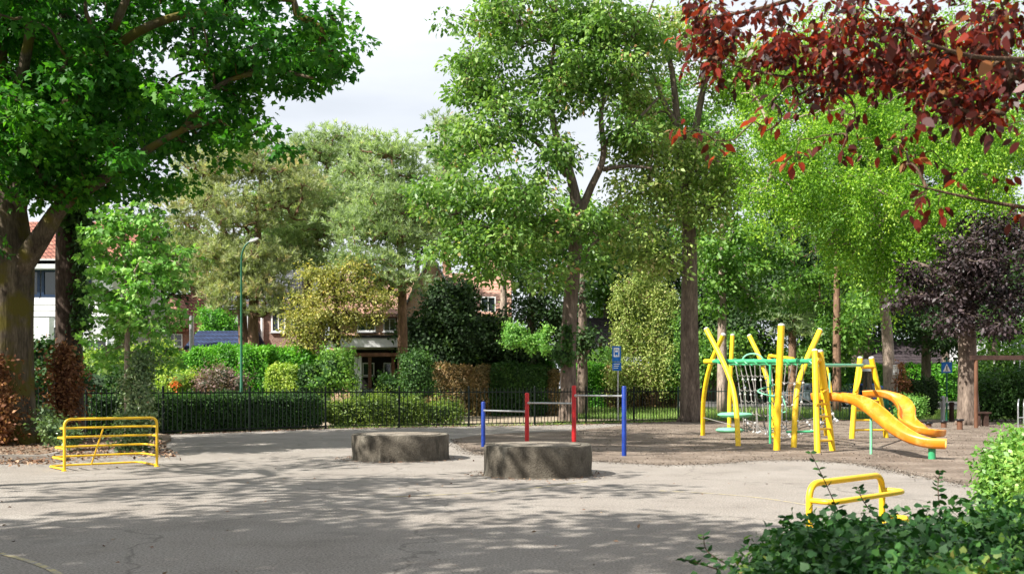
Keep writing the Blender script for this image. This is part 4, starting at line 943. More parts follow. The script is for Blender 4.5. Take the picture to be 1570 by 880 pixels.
# red house
y = 67.0; h = house('red_house', 'brick house with orange red roof tiles behind the dark blue garage', 300, y)
wallbox(h, 240, 352, 506, y, 8, 'brick_red'); gable(h, 236, 352, 503, 446, y, 8, 'tile_red', 'brick_red', .4)
mb = MB(); a = W(297, 420, y + 4); mb.box((a.x + .3, y + 4, a.z - 1.2), (.8, .7, 2.4)); o = obj('chimney', mb, M['brick_red'], h)
mb = MB(); mb.box((a.x + .3, y + 4, a.z + .1), (.5, .5, .35)); obj('chimney_pot', mb, M['white'], o)
a = W(262, 455, y - 1.0); mb = MB(); mb.prism([a, W(284, 500, y - 1.0), W(240, 500, y - 1.0)], (0, 2.5, 0)); obj('dormer', mb, M['tile_pink'], h)
win(h, 312, 512, 334, 530, y, 'white', 2, 2)
win(h, 255, 512, 280, 532, y, 'white', 2, 2)
# garage
y = 57.0; h = thing('garage', 'low garage with a dark blue tiled roof and pale chimney pipe', 'garage', (W(330, 0, y).x, y, ground_z(y)))
wallbox(h, 290, 372, 533, y, 4.5, 'brick_brown'); gable(h, 293, 372, 533, 508, y, 4.5, 'tile_blue', 'greywhite', .3)
mb = MB(); a = W(294, 484, y - .4); mb.tube([(a.x, y - .4, 0), (a.x, y - .4, a.z)], .13, 14); obj('flue_pipe', mb, M['steel'], h, smooth='auto')
mb = MB(); a = W(305, 545, y); mb.box((a.x + 1.2, y - .02, 1.1), (2.3, .06, 2.0)); obj('door', mb, M['white'], h)
# mid brick house with dark roof
y = 64.0; h = house('brick_house', 'dark brick house with grey tiled roof behind the green street lamp', 425, y)
wallbox(h, 352, 458, 462, y, 9, 'brick_brown'); gable(h, 345, 470, 470, 405, y, 9, 'tile_grey', 'brick_brown', .35)
win(h, 416, 478, 438, 509, y, 'white', 2, 1, fw=.09); win(h, 446, 455, 460, 500, y, 'bluedark', 1, 3, fw=.12)
win(h, 365, 480, 384, 512, y, 'white', 2, 1)
a = W(346, 516, y - .6); mb = MB(); mb.prism([a, W(398, 516, y - .6), W(372, 470, y - .6)], (0, .5, 0)); obj('porch_gable', mb, M['greywhite'], h)
mb = MB(); a = W(402, 487, y - .1); mb.tube([(a.x, y - .12, .3), (a.x, y - .12, a.z)], .09, 10); obj('downpipe', mb, M['white'], h, smooth='auto')
a = W(463, 430, y - .6); b = W(441, 455, y - .6); mb = MB(); mb.prism([(b.x, y - .6, b.z), (a.x, y - .6, b.z), (a.x, y - .6, a.z), (b.x, y - .6, a.z)], (0, 1.4, 0)); obj('dormer', mb, M['tile_grey'], h)
# orange brick villa with carport
y = 58.0; h = house('brick_villa', 'orange brick villa with pink roof tiles and white carport fascia', 610, y)
wallbox(h, 505, 768, 478, y, 10, 'brick_orange'); gable(h, 500, 772, 480, 408, y, 10, 'tile_pink', 'brick_orange', .45)
gable(h, 618, 706, 478, 392, y - .9, 5, 'slate', 'brick_orange', .3, 'y', 'cross_roof')
wallbox(h, 620, 704, 477, y - .95, 1.2, 'brick_orange', 'bay_wall')
win(h, 548, 486, 576, 508, y, 'white', 2, 1); win(h, 588, 488, 607, 508, y, 'white', 2, 1); win(h, 716, 455, 730, 500, y - .1, 'white', 1, 2); win(h, 737, 455, 760, 500, y - .1, 'white', 2, 2); win(h, 640, 485, 668, 512, y - .95, 'white', 2, 2)
mb = MB(); a = W(768, 400, y + 5); mb.box((a.x - .7, y + 5, a.z - .9), (.9, .8, 2.2)); obj('chimney', mb, M['brick_orange'], h)
yc = 54.0; mb = MB(); a = W(500, 518, yc); b = W(700, 532, yc); mb.box(((a.x + b.x) / 2, yc + 2, (a.z + b.z) / 2), (b.x - a.x, 4.0, a.z - b.z)); obj('flat_roof', mb, M['white'], h)
mb = MB(); a = W(500, 514, yc); b = W(700, 518, yc); mb.box(((a.x + b.x) / 2, yc + 1.97, (a.z + b.z) / 2 + .002), (b.x - a.x + .1, 4.1, .12)); obj('roof_edge', mb, M['black'], h)
mb = MB(); a = W(540, 541, 52.5); b = W(612, 546, 52.5); mb.box(((a.x + b.x) / 2, 53.2, (a.z + b.z) / 2), (b.x - a.x, 1.5, a.z - b.z)); obj('carport_beam', mb, M['wood'], h)
for px, m in ((546, 'white'), (552, 'white'), (603, 'wood'), (567, 'red')):
    a = W(px, 548, 53 if m != 'red' else 56); mb = MB(); mb.box((a.x, a.y, a.z / 2), (.18, .18, a.z + .1)); obj('carport_post', mb, M[m] if m != 'red' else M['brick_red'], h)
mb = MB(); a = W(536, 534, 57.6); b = W(640, 600, 57.6); mb.box(((a.x + b.x) / 2, 57.7, a.z / 2), (b.x - a.x, .1, a.z)); obj('carport_shade_wall', mb, M['carport_shade'], h)  # near-black wall: the shade inside the carport put into its colour
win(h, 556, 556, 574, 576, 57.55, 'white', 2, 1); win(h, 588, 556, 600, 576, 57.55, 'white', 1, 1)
# small cottage
y = 70.0; h = house('small_cottage', 'small cottage with dark tiled roof and two white windows', 920, y)
wallbox(h, 893, 948, 520, y, 6, 'brick_brown'); gable(h, 890, 950, 521, 486, y, 6, 'thatch', 'brick_brown', .3)
win(h, 905, 525, 918, 545, y, 'white', 2, 3, fw=.09); win(h, 923, 525, 937, 545, y, 'white', 2, 3, fw=.09)
# slate roofed house behind the poles
y = 75.0; h = house('slate_roof_house', 'house with pale slate roof glimpsed right of the big grey trunk', 1085, y)
wallbox(h, 1060, 1140, 522, y, 7, 'brick_brown'); gable(h, 1058, 1142, 522, 485, y, 7, 'slate', 'brick_brown', .3)
win(h, 1074, 530, 1094, 556, y, 'white', 2, 2)
y = 76.0; h = house('pale_house', 'pale rendered house behind the trees at the right edge', 1550, y)
wallbox(h, 1500, 1640, 500, y, 8, 'greywhite'); gable(h, 1496, 1644, 500, 440, y, 8, 'slate', 'greywhite', .4)
win(h, 1515, 512, 1535, 540, y, 'white', 2, 1); win(h, 1548, 512, 1572, 540, y, 'white', 2, 1)
y = 80.0; h = house('low_brick_house', 'low brick house above the bright hedge beside the pale trunk', 1390, y)
wallbox(h, 1340, 1440, 556, y, 6, 'brick_red'); gable(h, 1336, 1444, 556, 520, y, 6, 'thatch', 'brick_red', .3); win(h, 1378, 560, 1398, 576, y, 'white', 3, 1)
# ================================================================== TREES
P3d = lambda *a: W(*a)
B = blob
def gb(px, d): v = W(px, 594, d); return (v.x, d, ground_z(d))
# big mossy maple at the left
limbs = [([Vector((W(8, 0, 25.5).x, 25.5, -.05)), P3d(9, 600, 25.5), P3d(10, 500, 25.5), P3d(14, 400, 25.5), P3d(10, 300, 25.5), P3d(0, 200, 25.5), P3d(-6, 60, 25), P3d(-10, -120, 25)], [.80, .68, .64, .60, .42, .3, .24, .12]),
  ([P3d(24, 420, 25.4), P3d(60, 368, 25.2), P3d(100, 310, 25), P3d(150, 280, 24.6), P3d(210, 240, 24.2), P3d(280, 200, 23.8), P3d(340, 185, 23.4)], [.32, .26, .19, .14, .10, .07, .04]),
  ([P3d(20, 330, 25.5), P3d(45, 245, 25.2), P3d(92, 180, 24.8), P3d(140, 100, 24.5), P3d(185, 20, 24), P3d(220, -80, 24)], [.3, .2, .17, .13, .1, .06]),
  ([P3d(8, 290, 25.5), P3d(8, 210, 25.2), P3d(38, 95, 24.6), P3d(52, 0, 24.2), P3d(60, -90, 24)], [.25, .17, .13, .1, .06]),
  ([P3d(140, 100, 24.5), P3d(230, 40, 24), P3d(330, 20, 23.8), P3d(430, 60, 23.5), P3d(510, 90, 23.2)], [.13, .11, .08, .06, .03]),
  ([P3d(280, 200, 23.8), P3d(340, 130, 23.6), P3d(420, 110, 23.3), P3d(480, 120, 23)], [.09, .07, .05, .03])]
bl = [B(60, 30, 190, 130, 25, 4), B(100, 190, 150, 90, 25, 3.5), B(60, 250, 70, 50, 25, 2), B(180, 130, 65, 110, 24.5, 3), B(315, 195, 95, 50, 24, 2.2), B(395, 60, 95, 62, 23.6, 2.4), B(480, 106, 62, 38, 23.2, 1.6),
      B(505, 60, 42, 45, 23.2, 1.5), B(345, 120, 45, 30, 23.8, 1.4), B(418, 222, 26, 26, 23, .7), B(235, 262, 70, 30, 24.3, 1.6), B(352, 165, 40, 18, 23.6, 1), B(525, 110, 24, 26, 23, .8), B(200, -90, 330, 80, 24.5, 5), B(-150, 100, 110, 200, 26, 4), B(-190, 200, 110, 110, 21, 3), B(120, 282, 60, 30, 24.6, 1.5), B(60, 300, 40, 26, 24.8, 1.2), B(-60, 330, 40, 60, 24, 1.5), (np.array((-5.8, 18.9, 12.0)), np.array((3.0, 1.7, 1.2))), (np.array((-9.0, 17.7, 12.0)), np.array((2.2, 1.5, 1.2)))]  # off-frame crown lobes added to shade the trunk, limbs and mulch
tree('maple_tree', 'huge mossy maple with forked trunk and broad dark green crown at left edge', 'tree', gb(8, 25.5), limbs, bl, L['maple'], M['bark_maple'], leaf=.155, kind='maple', cov=2.9, rc=.6, per=75, flare=.68, tip=.014, flat=.5, maxn=420)
# second trunk with ivy
limbs = [([Vector((W(106, 0, 27.5).x, 27.5, -.05)), P3d(106, 560, 27.5), P3d(105, 400, 27.5), P3d(104, 280, 27.5), P3d(96, 160, 27.8), P3d(100, 20, 28), P3d(110, -120, 28)], [.42, .36, .34, .3, .24, .18, .1]),
  ([P3d(104, 330, 27.5), P3d(150, 250, 27.8), P3d(200, 180, 28), P3d(250, 140, 28)], [.18, .14, .1, .06])]
bl = [B(130, 160, 140, 110, 29, 3), B(90, 20, 180, 80, 29, 3), B(180, 300, 60, 26, 29, 1.5), B(240, 200, 60, 50, 28.5, 1.5), B(330, 90, 50, 60, 28, 1.5)]
tree('dark_tree', 'straight dark trunk with ivy standing behind the mossy maple', 'tree', gb(106, 27.5), limbs, bl, L['mapledark'], M['bark_dark'], leaf=.19, kind='maple', cov=1.8, rc=.7, per=34, flare=.3)
leafy('climbing_ivy', 'dark ivy climbing the straight dark trunk', 'ivy', [eblob(127, 380, 12, 48, 27.2, .3), eblob(128, 470, 11, 50, 27.2, .3), eblob(120, 330, 24, 34, 27.3, .4), eblob(70, 548, 24, 34, 28.4, .4), eblob(104, 560, 20, 30, 27.3, .35)], L['hedgedark'], .13, 'ivy', 1.6, depth=.2, core=.6)
leafy('brown_shoots', 'brown dead leaf shoots around the foot of the dark trunk', 'shrub', [eblob(97, 598, 20, 62, 26.7, .4), eblob(100, 550, 13, 26, 26.8, .3)], L['dry'], .12, 'quad', 2.4, depth=.42, amp=.12, core=.6)
leafy('brown_shoots', 'brown leaf shoots at the foot of the mossy maple, cut by the left edge', 'shrub', [eblob(0, 640, 16, 52, 24.5, .4), eblob(-8, 580, 14, 40, 24.5, .35)], L['dry'], .12, 'quad', 2.4, depth=.42, amp=.12, core=.6)
leafy('bed_shrub', 'small leafy weeds at the foot of the two big trunks', 'shrub', [eblob(82, 662, 16, 18, 24, .4), eblob(72, 640, 8, 22, 25, .3), eblob(110, 668, 10, 14, 22.6, .4)], L['laurel'], .1, 'ovate', 1.5, depth=.25, core=.5, amp=.15)
# young tree and laurel at its foot
limbs = [([Vector((W(195, 0, 23.4).x, 23.4, -.02)), P3d(195, 560, 23.4), P3d(195, 480, 23.4), P3d(191, 400, 23.4), P3d(190, 320, 23.4)], [.085, .07, .06, .045, .02])]
bl = [B(165, 350, 38, 42, 23.4, .8), B(215, 345, 45, 40, 23.2, .8), B(262, 395, 42, 28, 23, .7), B(190, 400, 60, 35, 23.4, .9), B(165, 450, 38, 35, 23.5, .7), B(235, 440, 55, 32, 23.1, .8), B(165, 520, 34, 48, 23.8, .7), B(245, 495, 40, 30, 23.2, .7), B(205, 480, 40, 30, 23, .6), B(250, 545, 28, 22, 23.6, .5), B(150, 390, 22, 60, 24, .6)]
tree('young_maple', 'slender young maple with pale trunk and layered light green leaves', 'tree', gb(195, 23.4), limbs, bl, L['young'], M['bark_pale'], leaf=.115, kind='maple', cov=2.1, rc=.28, per=22, tip=.006, flat=.35)
leafy('laurel_bush', 'tall variegated laurel bush at the foot of the young maple', 'shrub', [eblob(213, 612, 23, 58, 22.9, .38), eblob(208, 662, 24, 36, 22.6, .4), eblob(216, 568, 15, 30, 23, .3)], L['laurel'], .085, 'ovate', 2.0, depth=.28, amp=.1, core=.6)
# pines
def pine(label, base, limbs, bl, lm='pine', leaf=.24, cov=3.6, per=190, rc=.95, **k):
    return tree('pine_tree', label, 'tree', base, limbs, bl, L[lm], M['bark_pine'], leaf=leaf, kind='needle', cov=cov, rc=rc, per=per, mode='pine', flat=.6, group=None, tip=.02, **k)
pine('twin trunked pine with olive needles behind the green street lamp', gb(388, 50), [([P3d(392, 600, 50), P3d(388, 500, 50), P3d(392, 420, 50), P3d(396, 350, 50), P3d(400, 270, 50)], [.3, .26, .22, .16, .08]), ([P3d(376, 600, 50.5), P3d(373, 520, 50.5), P3d(368, 440, 50.5), P3d(350, 370, 50.5), P3d(320, 300, 50.5)], [.26, .24, .2, .14, .07])],
     [B(320, 262, 60, 40, 51, 2), B(385, 245, 60, 38, 50, 2), B(295, 320, 45, 45, 51, 2), B(360, 320, 70, 42, 49, 2.2), B(390, 400, 65, 42, 49, 2), B(345, 395, 46, 40, 49.5, 1.8), B(410, 440, 52, 34, 49, 1.6), B(355, 455, 40, 26, 49, 1.4), B(300, 430, 30, 30, 51, 1.4), B(420, 478, 28, 14, 49, 1), B(290, 370, 28, 30, 51, 1.4), B(445, 300, 55, 50, 49.5, 2), B(340, 440, 28, 40, 49.5, 1)])
pine('tall pine with grey green needles in the middle of the pine group', gb(470, 55), [([P3d(472, 600, 55), P3d(470, 480, 55), P3d(480, 380, 55), P3d(495, 290, 55), P3d(510, 215, 55)], [.3, .26, .2, .14, .05])],
     [B(505, 222, 48, 24, 55, 2), B(470, 240, 36, 28, 55, 2), B(540, 250, 40, 26, 55, 1.6), B(480, 295, 62, 45, 54, 2.2), B(525, 320, 50, 40, 54, 2), B(470, 365, 50, 42, 54, 2), B(440, 390, 40, 35, 54, 1.6), B(500, 410, 40, 26, 54, 1.4)], 'pineblue')
pine('broad blue green pine with bare brown trunk in front of the brick villa', gb(617, 47.5), [([P3d(618, 610, 47.5), P3d(617, 500, 47.5), P3d(616, 420, 47.5), P3d(610, 330, 47.5), P3d(600, 240, 47.5)], [.27, .23, .2, .15, .05])],
     [B(588, 236, 48, 22, 48, 1.8), B(560, 262, 42, 28, 48, 1.8), B(620, 262, 28, 28, 48, 1.6), B(600, 310, 58, 36, 47, 2), B(545, 345, 45, 38, 47, 1.8), B(600, 370, 52, 32, 47, 1.8), B(555, 405, 45, 28, 46.5, 1.6), B(610, 425, 38, 30, 46.8, 1.5), B(570, 445, 34, 20, 46.5, 1.2), B(640, 330, 26, 40, 47.5, 1.2)], 'pineblue')
pine('far pine top showing above the chestnut crown', gb(690, 66), [([P3d(690, 600, 66), P3d(685, 400, 66), P3d(682, 180, 66)], [.4, .3, .06])], [B(688, 205, 30, 26, 66, 2), B(672, 235, 24, 18, 66, 1.6), B(705, 260, 40, 40, 66, 2), B(680, 330, 50, 60, 66, 3)], 'pineblue', leaf=.34)
# yellow-green small tree
tree('olive_tree', 'small yellow olive tree in front of the villa carport', 'tree', gb(520, 45), [([P3d(520, 600, 45), P3d(518, 520, 45), P3d(515, 450, 45)], [.14, .11, .05])],
     [B(515, 435, 62, 34, 45, 1.4), B(480, 480, 42, 38, 45, 1.3), B(550, 470, 50, 32, 45, 1.2), B(505, 500, 46, 26, 44.6, 1.2), B(475, 528, 32, 16, 44.8, .9), B(585, 455, 22, 16, 45, .7), B(445, 505, 16, 24, 45, .7), B(545, 412, 26, 14, 45, .8), B(478, 418, 22, 16, 45, .8)], L['olive'], M['bark_dark'], leaf=.12, cov=1.7, rc=.5, per=40)
# chestnut
limbs = [([Vector((W(871, 0, 41.5).x, 41.5, -.05)), P3d(872, 600, 41.5), P3d(871, 540, 41.5), P3d(875, 460, 41.5), P3d(882, 380, 41.5), P3d(884, 320, 41.4), P3d(872, 260, 41.2), P3d(852, 205, 41), P3d(843, 140, 41), P3d(850, 60, 41), P3d(855, -20, 41)], [.44, .36, .33, .31, .29, .25, .18, .14, .10, .07, .04]),
  ([P3d(884, 340, 41.4), P3d(905, 290, 41.2), P3d(925, 240, 41), P3d(922, 170, 40.8), P3d(945, 100, 40.6), P3d(985, 40, 40.5), P3d(1010, -20, 40)], [.21, .16, .13, .10, .075, .05, .03]),
  ([P3d(925, 260, 41), P3d(960, 255, 40.6), P3d(1000, 258, 40.2)], [.11, .08, .04]), ([P3d(870, 270, 41.2), P3d(820, 215, 41), P3d(780, 180, 41), P3d(730, 150, 41)], [.14, .1, .07, .04]),
  ([P3d(880, 350, 41), P3d(820, 340, 40), P3d(750, 320, 39.5), P3d(690, 330, 39.2)], [.14, .1, .07, .04]), ([P3d(925, 220, 41), P3d(970, 190, 41), P3d(1010, 150, 41)], [.1, .07, .04])]
bl = [B(745, 60, 72, 65, 41, 3.4), B(712, 120, 42, 50, 41, 2.2), B(850, 30, 100, 60, 41, 3.5), B(940, 20, 60, 55, 40.6, 2.6), B(790, 165, 95, 62, 40.5, 3.2), B(725, 225, 66, 45, 40, 2.6), B(690, 300, 62, 50, 39.5, 2.4), B(765, 300, 85, 62, 39, 3), B(830, 330, 62, 60, 39.2, 2.4), B(700, 372, 58, 36, 39, 2), B(790, 390, 85, 34, 38.8, 2.2), B(835, 430, 38, 24, 38.8, 1.2), B(745, 415, 45, 22, 38.8, 1.2), B(870, 110, 60, 50, 41, 2.6), B(905, 60, 60, 60, 41, 2.4), B(900, 130, 50, 40, 40, 2), B(955, 90, 50, 50, 40.4, 2), B(990, 60, 40, 50, 40.4, 1.6), B(850, 240, 50, 34, 39.6, 1.6), B(905, 345, 44, 30, 40, 1.4), B(955, 200, 42, 34, 40.2, 1.4), B(900, 400, 34, 20, 39.6, 1)]
tree('chestnut_tree', 'tall chestnut with pinkish blossom, its trunk just behind the red bar posts', 'tree', gb(871, 41.5), limbs, bl, L['chestnut'], M['bark_grey'], leaf=.20, kind='ovate', cov=2.2, rc=.8, per=80, flare=.36, surf=.5, maxn=420)
leafy('trunk_ivy', 'ivy tuft growing on the chestnut trunk', 'ivy', [eblob(862, 545, 16, 16, 41, .4), eblob(870, 515, 8, 22, 41.1, .3)], L['hedgedark'], .16, 'ivy', 1.4, depth=.2, core=.5)
# right half of chestnut canopy: thinner, drier crown on big grey trunk
limbs = [([Vector((W(1059, 0, 43.5).x, 43.5, -.05)), P3d(1058, 590, 43.5), P3d(1057, 480, 43.5), P3d(1057, 380, 43.5), P3d(1052, 290, 43.5), P3d(1040, 200, 43.2), P3d(1030, 110, 43), P3d(1010, 20, 42.5)], [.5, .42, .37, .32, .24, .17, .12, .06]),
  ([P3d(1052, 270, 43.5), P3d(1068, 190, 43.2), P3d(1080, 130, 43), P3d(1100, 60, 43)], [.2, .16, .12, .06]), ([P3d(1040, 200, 43), P3d(1015, 150, 42.6), P3d(1000, 115, 42.4), P3d(975, 110, 42)], [.13, .1, .08, .04]),
  ([P3d(1055, 310, 43.4), P3d(1000, 280, 42.6), P3d(960, 300, 42)], [.12, .08, .04])]
bl = [B(1050, 60, 75, 50, 43, 2.6), B(1120, 110, 60, 55, 43, 2.2), B(970, 150, 50, 40, 42.4, 2), B(1040, 240, 75, 50, 42.4, 2.4), B(985, 300, 52, 52, 42, 2), B(1060, 330, 60, 40, 42.4, 2), B(960, 380, 50, 38, 42, 1.6), B(1110, 280, 50, 45, 42.8, 1.8), B(1020, 400, 42, 30, 42.2, 1.4), B(975, 230, 48, 36, 42, 1.8)]
tw = strands(clump_centres([B(1030, 200, 90, 30, 41.8, 2), B(960, 300, 50, 30, 41.2, 1.5)], .35), 2.4, 26, .14)
tree('old_chestnut', 'old tree with thick straight grey trunk and thin drooping dry crown left of the poles', 'tree', gb(1059, 43.5), limbs, bl, L['chestnutold'], M['bark_grey'], leaf=.18, kind='ovate', cov=2.0, rc=.75, per=36, flare=.42, extra=tw)
# birch with bright hanging foliage
limbs = [([Vector((W(1367, 0, 47.5).x, 47.5, -.05)), P3d(1364, 590, 47.5), P3d(1360, 510, 47.5), P3d(1352, 430, 47), P3d(1345, 330, 46), P3d(1330, 220, 44), P3d(1320, 80, 42)], [.36, .29, .25, .2, .15, .1, .05]),
  ([P3d(1352, 400, 47), P3d(1300, 310, 45), P3d(1230, 240, 43), P3d(1170, 210, 41)], [.13, .1, .07, .04]), ([P3d(1348, 350, 46), P3d(1410, 260, 44), P3d(1480, 200, 42), P3d(1540, 190, 41)], [.13, .1, .07, .04])]
bl = [B(1170, 215, 60, 45, 40, 2), B(1240, 200, 70, 48, 41, 2.3), B(1330, 170, 80, 60, 42, 2.4), B(1420, 200, 80, 60, 41, 2.4), B(1510, 220, 70, 60, 40, 2.2), B(1190, 290, 62, 40, 40, 1.8), B(1270, 290, 70, 45, 40.5, 2), B(1350, 300, 70, 60, 41, 2), B(1440, 300, 70, 45, 40, 2), B(1390, 380, 62, 40, 41, 1.6), B(1310, 370, 46, 36, 41, 1.6), B(1530, 310, 46, 45, 40, 1.6), B(1450, 60, 120, 60, 43, 3), B(1270, 70, 90, 60, 43, 3), B(1360, 420, 34, 36, 41, 1), B(1150, 130, 50, 50, 42, 2)]
tree('birch_tree', 'tall birch with pale trunk and bright lime hanging foliage above the slides', 'tree', gb(1367, 47.5), limbs, bl, L['birch'], M['bark_pale'], leaf=.12, cov=1.9, rc=.75, per=130, mode='weep', strand=1.5, flare=.3, maxn=360)
# purple beech
limbs = [([Vector((W(1485, 0, 40).x, 40, -.05)), P3d(1484, 600, 40), P3d(1483, 520, 40), P3d(1482, 440, 40), P3d(1485, 380, 40), P3d(1490, 330, 40)], [.46, .38, .34, .28, .18, .08]), ([P3d(1483, 470, 40), P3d(1440, 420, 39.5), P3d(1400, 400, 39.5)], [.14, .1, .04]), ([P3d(1483, 460, 40), P3d(1530, 400, 39.7), P3d(1570, 360, 39.5)], [.14, .1, .05])]
bl = [B(1470, 400, 58, 40, 39, 1.8), B(1515, 425, 42, 48, 39, 1.6), B(1430, 455, 34, 34, 39, 1.4), B(1488, 480, 42, 28, 38.8, 1.4), B(1540, 370, 42, 46, 39.2, 1.6), B(1400, 425, 26, 20, 39.4, 1), B(1560, 450, 26, 48, 39, 1.2), B(1510, 352, 48, 24, 39.6, 1.4), B(1385, 470, 22, 18, 39.6, .8), B(1455, 500, 26, 16, 38.6, .9), B(1520, 505, 26, 14, 38.6, .9), B(1550, 500, 22, 14, 39, .8)]
tree('purple_beech', 'purple leaved beech with a stout trunk beside the timber frame', 'tree', gb(1485, 40), limbs, bl, L['purple'], M['bark_grey'], leaf=.16, kind='ovate', cov=2.1, rc=.55, per=60, flare=.4)
# slim trunks and mid green trees behind the climbing frame
def simple(label, px, d, top, r_, bl, lm, bk='bark_grey', leaf=.24, cov=2.3, kind='quad', name='leafy_tree', per=50, rc=.9, px2=None):
    p2 = px2 or px; g = gb(px, d); tree(name, label, 'tree', g, [([Vector((g[0], d, g[2] - .05)), P3d(px + (p2 - px) * .4, (594 + top) / 2, d), P3d(p2, top, d)], [r_, r_ * .75, r_ * .3])], bl, L[lm], M[bk], leaf=leaf, kind=kind, cov=cov * .9, rc=rc, per=per * 2, maxn=160)
simple('slim reddish trunk tree with mid green crown behind the tall yellow pole', 1283, 53, 330, .24, [B(1285, 400, 58, 45, 53, 2.4), B(1240, 440, 45, 35, 54, 2), B(1310, 340, 60, 40, 53, 2.5), B(1300, 480, 28, 22, 53, 1.2)], 'mid', 'bark_pine', .22)
simple('green tree with pinkish trunk right of the thick grey trunk', 1107, 52, 330, .28, [B(1110, 400, 60, 45, 52, 2.2), B(1150, 440, 55, 36, 52, 2), B(1100, 350, 60, 40, 53, 2.4), B(1170, 380, 50, 40, 53, 2), B(1085, 460, 28, 30, 52, 1.2)], 'mid', 'bark_pale', .24)
simple('dark pine with orange trunk behind the first yellow poles', 1215, 60, 330, .26, [B(1205, 420, 50, 45, 60, 2.4), B(1190, 480, 34, 26, 60, 1.6), B(1235, 370, 60, 50, 62, 2.5)], 'dark', 'bark_pine', .26)
pine('small blue green pine glimpsed between trunks behind the climbing frame', gb(1195, 62), [([P3d(1216, 600, 62), P3d(1214, 520, 62), P3d(1212, 440, 62)], [.26, .22, .1])], [B(1195, 475, 36, 26, 60, 1.2), B(1225, 500, 28, 22, 60, 1)], 'pineblue', leaf=.3)
# background woodland trees
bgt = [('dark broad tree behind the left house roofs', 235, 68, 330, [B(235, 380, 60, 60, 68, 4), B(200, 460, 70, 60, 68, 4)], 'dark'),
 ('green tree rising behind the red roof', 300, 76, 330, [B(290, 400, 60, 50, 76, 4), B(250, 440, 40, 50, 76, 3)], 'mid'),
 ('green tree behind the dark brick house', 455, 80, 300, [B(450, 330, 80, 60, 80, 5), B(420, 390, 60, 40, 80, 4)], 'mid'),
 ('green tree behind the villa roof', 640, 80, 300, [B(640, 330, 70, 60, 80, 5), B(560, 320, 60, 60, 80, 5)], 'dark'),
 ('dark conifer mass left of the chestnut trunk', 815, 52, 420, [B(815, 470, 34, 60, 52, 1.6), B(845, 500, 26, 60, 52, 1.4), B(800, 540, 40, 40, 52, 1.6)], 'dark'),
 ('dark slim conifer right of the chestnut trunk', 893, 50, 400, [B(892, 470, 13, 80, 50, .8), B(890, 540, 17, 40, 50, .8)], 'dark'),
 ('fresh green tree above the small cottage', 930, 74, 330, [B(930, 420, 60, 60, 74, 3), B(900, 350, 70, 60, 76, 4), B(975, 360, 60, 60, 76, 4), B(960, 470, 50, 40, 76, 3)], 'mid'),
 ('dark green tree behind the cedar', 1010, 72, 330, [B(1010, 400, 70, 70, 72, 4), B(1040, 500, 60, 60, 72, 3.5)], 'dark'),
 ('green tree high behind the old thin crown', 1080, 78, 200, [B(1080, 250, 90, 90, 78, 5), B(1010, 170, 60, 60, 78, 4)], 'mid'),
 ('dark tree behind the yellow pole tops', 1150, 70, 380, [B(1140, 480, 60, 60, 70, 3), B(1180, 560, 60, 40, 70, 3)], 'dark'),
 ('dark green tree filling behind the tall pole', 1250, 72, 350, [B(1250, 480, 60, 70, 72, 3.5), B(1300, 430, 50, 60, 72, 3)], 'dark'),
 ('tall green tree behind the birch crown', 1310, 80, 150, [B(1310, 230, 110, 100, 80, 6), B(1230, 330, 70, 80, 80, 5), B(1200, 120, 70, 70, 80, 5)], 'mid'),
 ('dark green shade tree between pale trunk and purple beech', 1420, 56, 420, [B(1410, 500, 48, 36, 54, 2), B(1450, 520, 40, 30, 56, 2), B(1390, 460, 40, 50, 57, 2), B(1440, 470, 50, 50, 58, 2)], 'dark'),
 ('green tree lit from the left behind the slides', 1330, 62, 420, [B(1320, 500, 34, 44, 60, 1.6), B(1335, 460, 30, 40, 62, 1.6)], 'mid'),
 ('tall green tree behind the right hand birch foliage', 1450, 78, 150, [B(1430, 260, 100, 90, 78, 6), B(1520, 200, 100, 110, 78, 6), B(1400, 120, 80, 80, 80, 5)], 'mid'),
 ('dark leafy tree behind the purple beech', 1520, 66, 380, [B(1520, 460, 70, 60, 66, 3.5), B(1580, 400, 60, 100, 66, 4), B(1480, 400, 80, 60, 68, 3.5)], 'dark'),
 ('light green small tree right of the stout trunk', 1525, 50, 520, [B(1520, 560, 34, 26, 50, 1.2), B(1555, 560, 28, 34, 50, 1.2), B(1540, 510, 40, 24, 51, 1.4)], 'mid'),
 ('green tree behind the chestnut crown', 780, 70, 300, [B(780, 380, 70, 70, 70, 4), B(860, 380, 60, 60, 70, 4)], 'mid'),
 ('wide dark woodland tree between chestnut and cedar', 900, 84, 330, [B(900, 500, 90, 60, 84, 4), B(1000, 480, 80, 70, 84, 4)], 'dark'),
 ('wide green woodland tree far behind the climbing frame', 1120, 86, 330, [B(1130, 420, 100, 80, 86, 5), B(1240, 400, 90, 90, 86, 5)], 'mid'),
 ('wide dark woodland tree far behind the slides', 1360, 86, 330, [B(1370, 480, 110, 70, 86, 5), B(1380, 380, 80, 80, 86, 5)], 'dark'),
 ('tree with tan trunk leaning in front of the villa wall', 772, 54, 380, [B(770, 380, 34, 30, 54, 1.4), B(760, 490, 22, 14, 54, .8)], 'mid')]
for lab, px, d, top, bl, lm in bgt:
    simple(lab, px, d, top, .3, bl, lm, 'bark_pale' if 'tan trunk' in lab else 'bark_grey', .22 if d < 60 else .30, 3.2, 'quad', 'background_tree' if d > 60 else 'leafy_tree', 50, 1.1)
